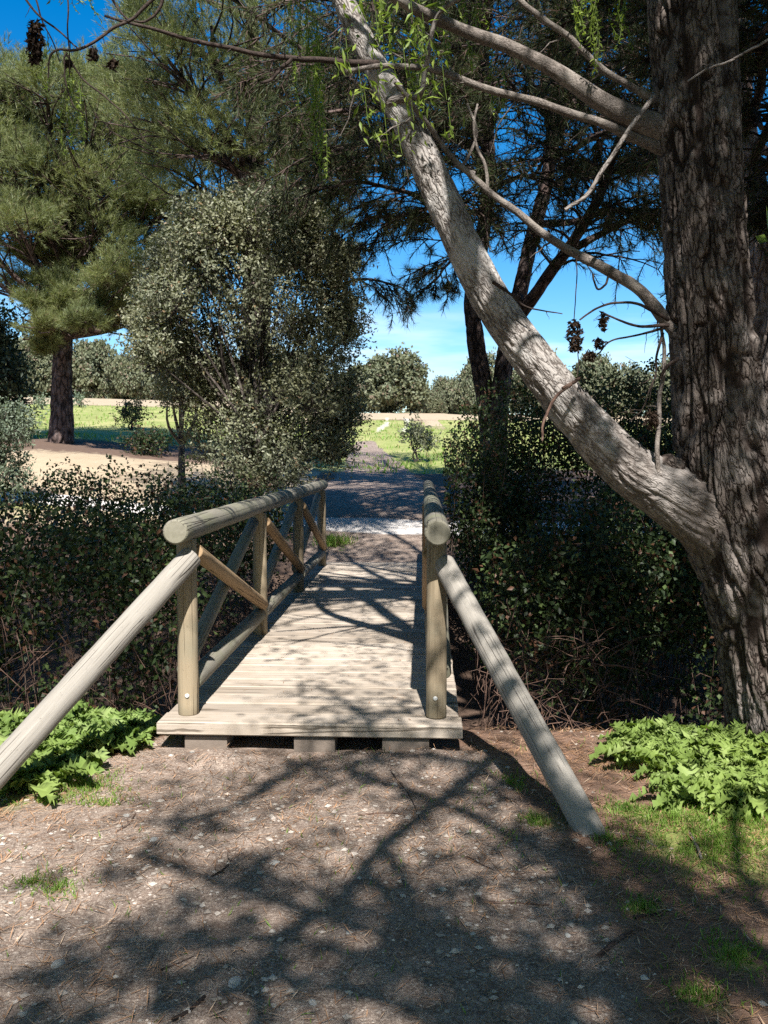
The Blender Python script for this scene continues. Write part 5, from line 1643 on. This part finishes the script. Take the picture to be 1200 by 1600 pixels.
for (px, py, Y, r) in ((735, 700, 11.5, 0.4), (790, 690, 10, 0.45), (720, 735, 10, 0.35), (850, 660, 10, 0.5), (780, 650, 11, 0.45), (820, 640, 11, .4), (930, 660, 10, .5), (1000, 650, 10.5, .5), (1030, 600, 10.5, .35), (960, 630, 10.8, .4), (700, 770, 10.2, .35), (740, 760, 10.2, .42), (790, 750, 10.2, .45), (840, 730, 10, .5), (890, 720, 10, .5), (760, 715, 10.8, .42), (820, 695, 10.6, .45), (880, 690, 10.4, .5), (940, 720, 10, .5), (990, 720, 10, .5), (1040, 690, 10, .5), (1090, 680, 10, .5), (860, 640, 11, .4), (900, 640, 11, .45), (750, 670, 11.6, .38), (1050, 640, 10.8, .45), (715, 715, 11.6, .32)):
    clR.append((P(px, py, Y), r))
bramble('tall tangled bramble thicket with dry brown canes right of the bridge', clR, 1150, 63, (2.4, 7.6, Hs(2.4, 7.6)), 320,
        [(0.62, 1.5, 6.0, -0.45, 0.40, 260), (1.4, 3.4, 6.2, -0.4, 0.6, 60)])

# ------------------------------------------------------------------ lobed weeds
def weed_proto(seed):
    g = np.random.default_rng(seed)
    mb = MB()
    for k in range(34):
        az = g.uniform(0, 2 * np.pi)
        el = g.uniform(0.25, 1.25)
        L = g.uniform(0.09, 0.23)
        W = L * g.uniform(0.40, 0.55)
        d = np.array([math.cos(az) * math.cos(el), math.sin(az) * math.cos(el), math.sin(el)])
        side = unit(np.cross(d, [0, 0, 1.0]))
        nn = np.cross(side, d)
        m_ = 19
        t_ = np.linspace(0, 1, m_)
        mid_ = np.array([d * L * t - nn * 0.0 + np.array([0, 0, -0.55 * L * t ** 2.2]) for t in t_])
        env = np.sin(np.pi * np.clip(t_ * 0.92 + 0.06, 0, 1)) ** 0.7
        lobe = np.array([0.42, 1.0, 0.8])[np.arange(m_) % 3] * g.uniform(0.8, 1.15, m_)
        wv = W * env * lobe * 0.5
        wv[0] = 0.004
        wv[-1] = 0.001
        ruf = 0.016 * np.sin(np.arange(m_) * 2.4 + g.uniform(0, 6))
        fwd = d * 0.018
        Lf = mid_ + side * wv[:, None] + nn * (0.25 * wv + ruf)[:, None] + fwd * (lobe[:, None] > .8)
        Rt = mid_ - side * wv[:, None] + nn * (0.25 * wv - ruf)[:, None] + fwd * (lobe[:, None] > .8)
        V = np.concatenate([mid_, Lf, Rt]) + np.array([g.normal() * 0.05, g.normal() * 0.05, g.uniform(0, 0.05)])
        i = np.arange(m_ - 1)
        Q = np.concatenate([np.stack([i, i + 1, m_ + i + 1, m_ + i], -1), np.stack([i, 2 * m_ + i, 2 * m_ + i + 1, i + 1], -1)])
        mb.add(V, Q, rnd=g.random())
    return mb

wp = []
spots = []
g = np.random.default_rng(71)
LEFT_W = [(30, 1215), (60, 1190), (100, 1170), (130, 1150), (160, 1165), (190, 1140), (85, 1210), (15, 1240), (125, 1185), (165, 1125), (205, 1155), (45, 1160), (140, 1110), (10, 1190), (180, 1175), (60, 1235), (-15, 1215), (110, 1135), (-30, 1180), (95, 1200)]
RIGHT_W = [(1005, 1182), (1000, 1172), (1040, 1175), (1080, 1180), (1120, 1190), (985, 1200), (1030, 1210), (1075, 1215), (1115, 1225), (1160, 1215), (1010, 1190), (1060, 1240), (1100, 1255), (1140, 1250), (1185, 1235), (1150, 1290), (1130, 1280), (1090, 1200), (1180, 1265), (1150, 1190), (1080, 1275), (1195, 1205), (1195, 1290), (1165, 1275)]
SMALL_W = [(890, 1092), (915, 1090), (940, 1096), (870, 1094)]
LABW = {'l': 'bright green lobed weed in the patch under the left slanting handrail', 'r': 'bright green lobed weed in the patch at the foot of the willow trunk', 's': 'bright green weed at the foot of the right bramble thicket'}
GRPW = {'l': 'weeds under the left slanting handrail', 'r': 'weeds at the foot of the willow', 's': 'weeds at the foot of the bramble'}
cnt = 0
for key, lst in (('l', LEFT_W), ('r', RIGHT_W), ('s', SMALL_W)):
    for (px, py) in lst:
        Y = 1.6 * F / (py - 710.0)
        x = (px - 600.0) / F * Y
        z = Hs(x, Y)
        sc = g.uniform(0.75, 1.15) * {'s': 0.8, 'l': 1.2, 'r': 1.0}[key]
        if cnt < 4:
            me = weed_proto(200 + cnt).mesh('leafy_weed', M['weed_leaf'], True)
            o_ = bpy.data.objects.new('leafy_weed', me)
            COL.objects.link(o_)
            wp.append(o_)
        else:
            o_ = wp[cnt % 4].copy()
            COL.objects.link(o_)
        o_.location = (x, Y, z)
        o_.rotation_euler = (0, 0, g.uniform(0, 6.28))
        o_.scale = (sc, sc, sc * g.uniform(0.8, 1.1))
        tag(o_, LABW[key], 'weed', GRPW[key])
        cnt += 1
# ------------------------------------------------------------------ grass, gravel, litter
mb = MB()
pts = []
for (gx, gy, gr, a) in GRASS_SPOTS:
    if gy > 8:
        continue
    n = int(5200 * gr * gr * a * 3.2) + 60
    r_ = np.abs(rng.normal(size=n)) * gr * 0.62
    th = rng.uniform(0, 2 * np.pi, n)
    pts.append(np.stack([gx + r_ * np.cos(th), gy + r_ * np.sin(th)], -1))
pts.append(np.stack([rng.uniform(-3.5, 3.2, 1500), rng.uniform(2.5, 6.0, 1500)], -1))
xy = np.concatenate(pts)
off = np.abs(xy[:, 0] - bx_center(xy[:, 1]))
k1 = n2(xy[:, 0], xy[:, 1], 3.0, 81) > -0.12
k2 = ~((off < 0.84) & (xy[:, 1] > 4.82))
xy = xy[k1 & k2]
n = len(xy)
pz = np.concatenate([xy, H(xy[:, 0], xy[:, 1])[:, None] - 0.004], 1)
d = unit(rng.normal(size=(n, 3)) * 0.55 + np.array([0, 0, 1.0]))
leaves(mb, pz, d, unit(rng.normal(size=(n, 3))), rng.uniform(0.018, 0.05, n), rng.uniform(0.0025, 0.005, n), 0.1, None, 0.3)
# tuft beside the far end of the bridge
for (gx, gy, n) in ((-0.78, 13.3, 260), (-0.6, 13.35, 60)):
    p = np.stack([gx + rng.normal(size=n) * 0.09, gy + rng.normal(size=n) * 0.09], -1)
    pz = np.concatenate([p, H(p[:, 0], p[:, 1])[:, None]], 1)
    leaves(mb, pz, unit(rng.normal(size=(n, 3)) * 0.5 + [0, 0, 1]), rdir(n), rng.uniform(0.08, 0.2, n), 0.012, 0.1, None, 0.3)
n = 26000
yy = 22 + 34 * rng.random(n) ** 1.3
xx = rng.uniform(-0.47, 0.25, n) * yy
mk = masks(xx, yy)
ok = (mk[1] > 0.35) & (n2(xx, yy, 0.8, 85) + rng.normal(size=n) * 0.25 > 0.12)
xx, yy = xx[ok], yy[ok]
n = len(xx)
pz = np.stack([xx, yy, H(xx, yy) - 0.01], -1)
quads(mb, pz, unit(rng.normal(size=(n, 3)) * 0.6 + [0, 0, 1]), rdir(n), rng.uniform(0.06, 0.2, n), rng.uniform(0.02, 0.05, n))
o_ = put('grass', mb, M['grass_blade'])
o_['kind'] = 'stuff'

mb = MB()
n = 15000
xy = np.stack([rng.uniform(-3.2, 2.4, n), 2.4 + 3.0 * rng.random(n) ** 0.9], -1)
mk = masks(xy[:, 0], xy[:, 1])
off = np.abs(xy[:, 0] - bx_center(xy[:, 1]))
keep = (rng.random(n) < 0.12 + 0.88 * mk[0]) & ~((off < 0.84) & (xy[:, 1] > 4.8)) & (n2(xy[:, 0], xy[:, 1], 2.0, 82) + rng.normal(size=n) * 0.25 > -0.1)
xy = xy[keep]
n = len(xy)
sz = np.minimum(0.0022 + 0.0032 * rng.exponential(size=n) ** 1.3, 0.018)
c = np.concatenate([xy, (H(xy[:, 0], xy[:, 1]) + sz * 0.15)[:, None]], 1)
octa = np.array([[1, 0, 0], [0, 1, 0], [-1, 0, 0], [0, -1, 0], [0, 0, 0.45], [0, 0, -0.45]], float)
jit = octa[None] * rng.uniform(0.6, 1.35, (n, 6, 3))
ang = rng.uniform(0, 6.28, n)
ca, sa = np.cos(ang)[:, None], np.sin(ang)[:, None]
jx = jit[..., 0] * ca - jit[..., 1] * sa
jy = jit[..., 0] * sa + jit[..., 1] * ca
V = c[:, None] + np.stack([jx, jy, jit[..., 2]], -1) * sz[:, None, None]
ft = np.array([[0, 1, 4], [1, 2, 4], [2, 3, 4], [3, 0, 4], [1, 0, 5], [2, 1, 5], [3, 2, 5], [0, 3, 5]])
T = (np.arange(n)[:, None, None] * 6 + ft[None]).reshape(-1, 3)
mb.add(V.reshape(-1, 3), None, T, rnd=np.repeat(rng.random(n), 6))
o_ = put('gravel', mb, M['pebble'], smooth=False)
o_['kind'] = 'stuff'

mb = MB()
n = 52000
xy = np.stack([rng.uniform(-3.2, 2.6, n), 2.4 + 3.6 * rng.random(n) ** 0.9], -1)
mk = masks(xy[:, 0], xy[:, 1])
off = np.abs(xy[:, 0] - bx_center(xy[:, 1]))
keep = (rng.random(n) < 1.05 - 0.62 * mk[0]) & ~((off < 0.86) & (xy[:, 1] > 4.8)) & (n2(xy[:, 0], xy[:, 1], 1.6, 83) + rng.normal(size=n) * 0.2 > -0.25)
xy = xy[keep]
n = len(xy)
a = rng.uniform(0, 6.28, n)
d = np.stack([np.cos(a), np.sin(a), rng.normal(size=n) * 0.08], -1)
c = np.concatenate([xy, (H(xy[:, 0], xy[:, 1]) + rng.uniform(0.004, 0.012, n))[:, None]], 1)
quads(mb, c, d, np.tile([0.1, 0.1, 1.0], (n, 1)), rng.uniform(0.03, 0.12, n), rng.uniform(0.0020, 0.0045, n))
# litter on the deck
n = 260
s = rng.uniform(0, 7.3, n)
u = np.where(rng.random(n) < 0.5, 0.45 + np.abs(rng.normal(size=n)) * 0.09, rng.uniform(-0.55, 0.6, n))
c = B0 + AX * s[:, None] + UX * u[:, None] + np.array([0, 0, DZ + 0.004])
a = rng.uniform(0, 6.28, n)
quads(mb, c, np.stack([np.cos(a), np.sin(a), np.zeros(n)], -1), np.tile([0.05, 0.05, 1.0], (n, 1)), rng.uniform(0.02, 0.08, n), rng.uniform(0.002, 0.006, n))
o_ = put('pine_litter', mb, M['needle_litter'])
o_['kind'] = 'stuff'

# ------------------------------------------------------------------ stones and fallen twigs
def stone(px, py, r, label, seed, flat=0.45):
    g = np.random.default_rng(seed)
    p = G(px, py)
    us, vs = 14, 8
    th = np.linspace(0, 2 * np.pi, us, endpoint=False)
    ph = np.linspace(0.02, np.pi - 0.02, vs)
    u = np.stack([np.outer(np.sin(ph), np.cos(th)), np.outer(np.sin(ph), np.sin(th)), np.repeat(np.cos(ph)[:, None], us, 1)], -1)
    planes = unit(g.normal(size=(9, 3)))
    rad_ = np.min(np.stack([np.where(u @ k > 0.05, g.uniform(0.72, 1.0) / np.maximum(u @ k, 0.05), 9) for k in planes] + [np.full(u.shape[:2], 1.12)]), 0)
    a = g.uniform(0, 6.28)
    q = u * rad_[..., None] * r * np.array([1, 0.75, flat])
    q = np.stack([q[..., 0] * math.cos(a) - q[..., 1] * math.sin(a), q[..., 0] * math.sin(a) + q[..., 1] * math.cos(a), q[..., 2]], -1)
    V = (p + np.array([0, 0, r * flat * 0.35]) + q).reshape(-1, 3)
    i, j = np.meshgrid(np.arange(vs - 1), np.arange(us), indexing='ij')
    jn = (j + 1) % us
    Q = np.stack([i * us + j, (i + 1) * us + j, (i + 1) * us + jn, i * us + jn], -1).reshape(-1, 4)
    mb = MB()
    mb.add(V, Q, rnd=g.uniform(0.4, 1))
    tag(put('stone', mb, M['stone'], smooth=False), label, 'stone', 'loose stones on the path')
for k, (px, py, r, lab) in enumerate((
    (470, 1302, 0.016, 'small pale angular stone on the path in the upper middle, below the bridge deck'),
    (90, 1508, 0.022, 'pale rounded stone on the path near the left edge at the bottom'),
    (368, 1540, 0.032, 'flat grey stone on the path at the bottom, left of the middle'),
    (240, 1314, 0.022, 'flat grey stone half sunk in the left side of the path'),
    (197, 1276, 0.020, 'flat grey stone nearest the left weed patch'),
    (430, 1350, 0.022, 'flat grey stone sunk in the middle of the path in the sun'),
    (545, 1462, 0.020, 'grey stone in the branch shadow at the bottom middle of the path'),
    (488, 1570, 0.018, 'small grey stone at the bottom edge right of the large flat one'),
    (887, 1462, 0.013, 'small white stone on the right of the path near the broken stick'),
    (300, 1176, 0.020, 'pale stone lying against the left concrete footing block'),
    (135, 1284, 0.014, 'white stone at the left path edge below the weed patch'),
    (395, 1281, 0.014, 'small whitish stone on the path between two branch shadows'))):
    stone(px, py, r, lab, 400 + k)

def stick(pl, r, mat_, label, seed, side=0):
    g = np.random.default_rng(seed)
    pts = []
    for (px, py) in pl:
        q = G(px, py)
        q[2] += r * 0.8
        pts.append(q)
    q = smooth_path(np.array(pts), 16)
    q[:, 2] += np.abs(noise(np.stack([np.linspace(0, 4, 16), np.full(16, seed + .5), np.full(16, .2)], -1), 3)) * r * 1.2
    mb = MB()
    tube(mb, q, np.linspace(r, r * 0.6, 16), 8, rough=0.2, seed=seed)
    if side:
        twigs_on(mb, q, side, 0.08, r * 0.5, seed)
    tag(put('fallen_stick', mb, M[mat_], smooth=True), label, 'stick', 'fallen sticks on the ground')
stick([(935, 1498), (962, 1475), (998, 1452)], 0.009, 'cane', 'thick broken brown stick on the right of the path', 1)
stick([(1078, 1308), (1088, 1325), (1096, 1345)], 0.009, 'branch_bark', 'short curved grey stick on the grass below the right weed patch', 2)
stick([(330, 1372), (350, 1360), (362, 1346)], 0.004, 'dark_twig', 'thin dark twig on the sunlit left half of the path', 3, 2)
stick([(252, 1518), (278, 1508), (303, 1497)], 0.004, 'dark_twig', 'thin dark twig in the lower left of the path', 4)
stick([(730, 1340), (756, 1354), (778, 1366)], 0.004, 'dark_twig', 'thin dark twig on the path below the right slanting handrail', 5)
stick([(764, 1412), (810, 1413), (858, 1417)], 0.0045, 'needle_litter' if False else 'cane', 'long straight brown twig on the right half of the path', 6, 1)
stick([(940, 1302), (985, 1308), (1035, 1330)], 0.006, 'branch_bark', 'long grey stick running from the foot of the right slanting handrail', 7, 2)
stick([(560, 1275), (610, 1272), (650, 1280)], 0.004, 'cane', 'thin brown twig lying across the shaded path below the deck', 8)
stick([(270, 1600), (300, 1580), (320, 1560)], 0.008, 'dark_twig', 'dark forked stick at the bottom edge left of the middle', 9, 2)
stick([(990, 1436), (1010, 1432), (1035, 1430)], 0.006, 'dark_twig', 'short dark stick in the shade right of the path', 10)
stick([(24, 1322), (60, 1310), (85, 1296)], 0.004, 'cane', 'thin brown twig at the left edge of the path', 11, 1)
stick([(180, 1302), (200, 1290), (212, 1272)], 0.004, 'cane', 'forked brown twig on the left bank below the weed patch', 12, 2)
stick([(1100, 1575), (1150, 1568), (1200, 1572)], 0.004, 'cane', 'thin twig at the bottom right corner', 13, 1)
stick([(610, 1205), (640, 1245), (655, 1280)], 0.003, 'dark_twig', 'curved dark twig just in front of the deck on the right', 14)
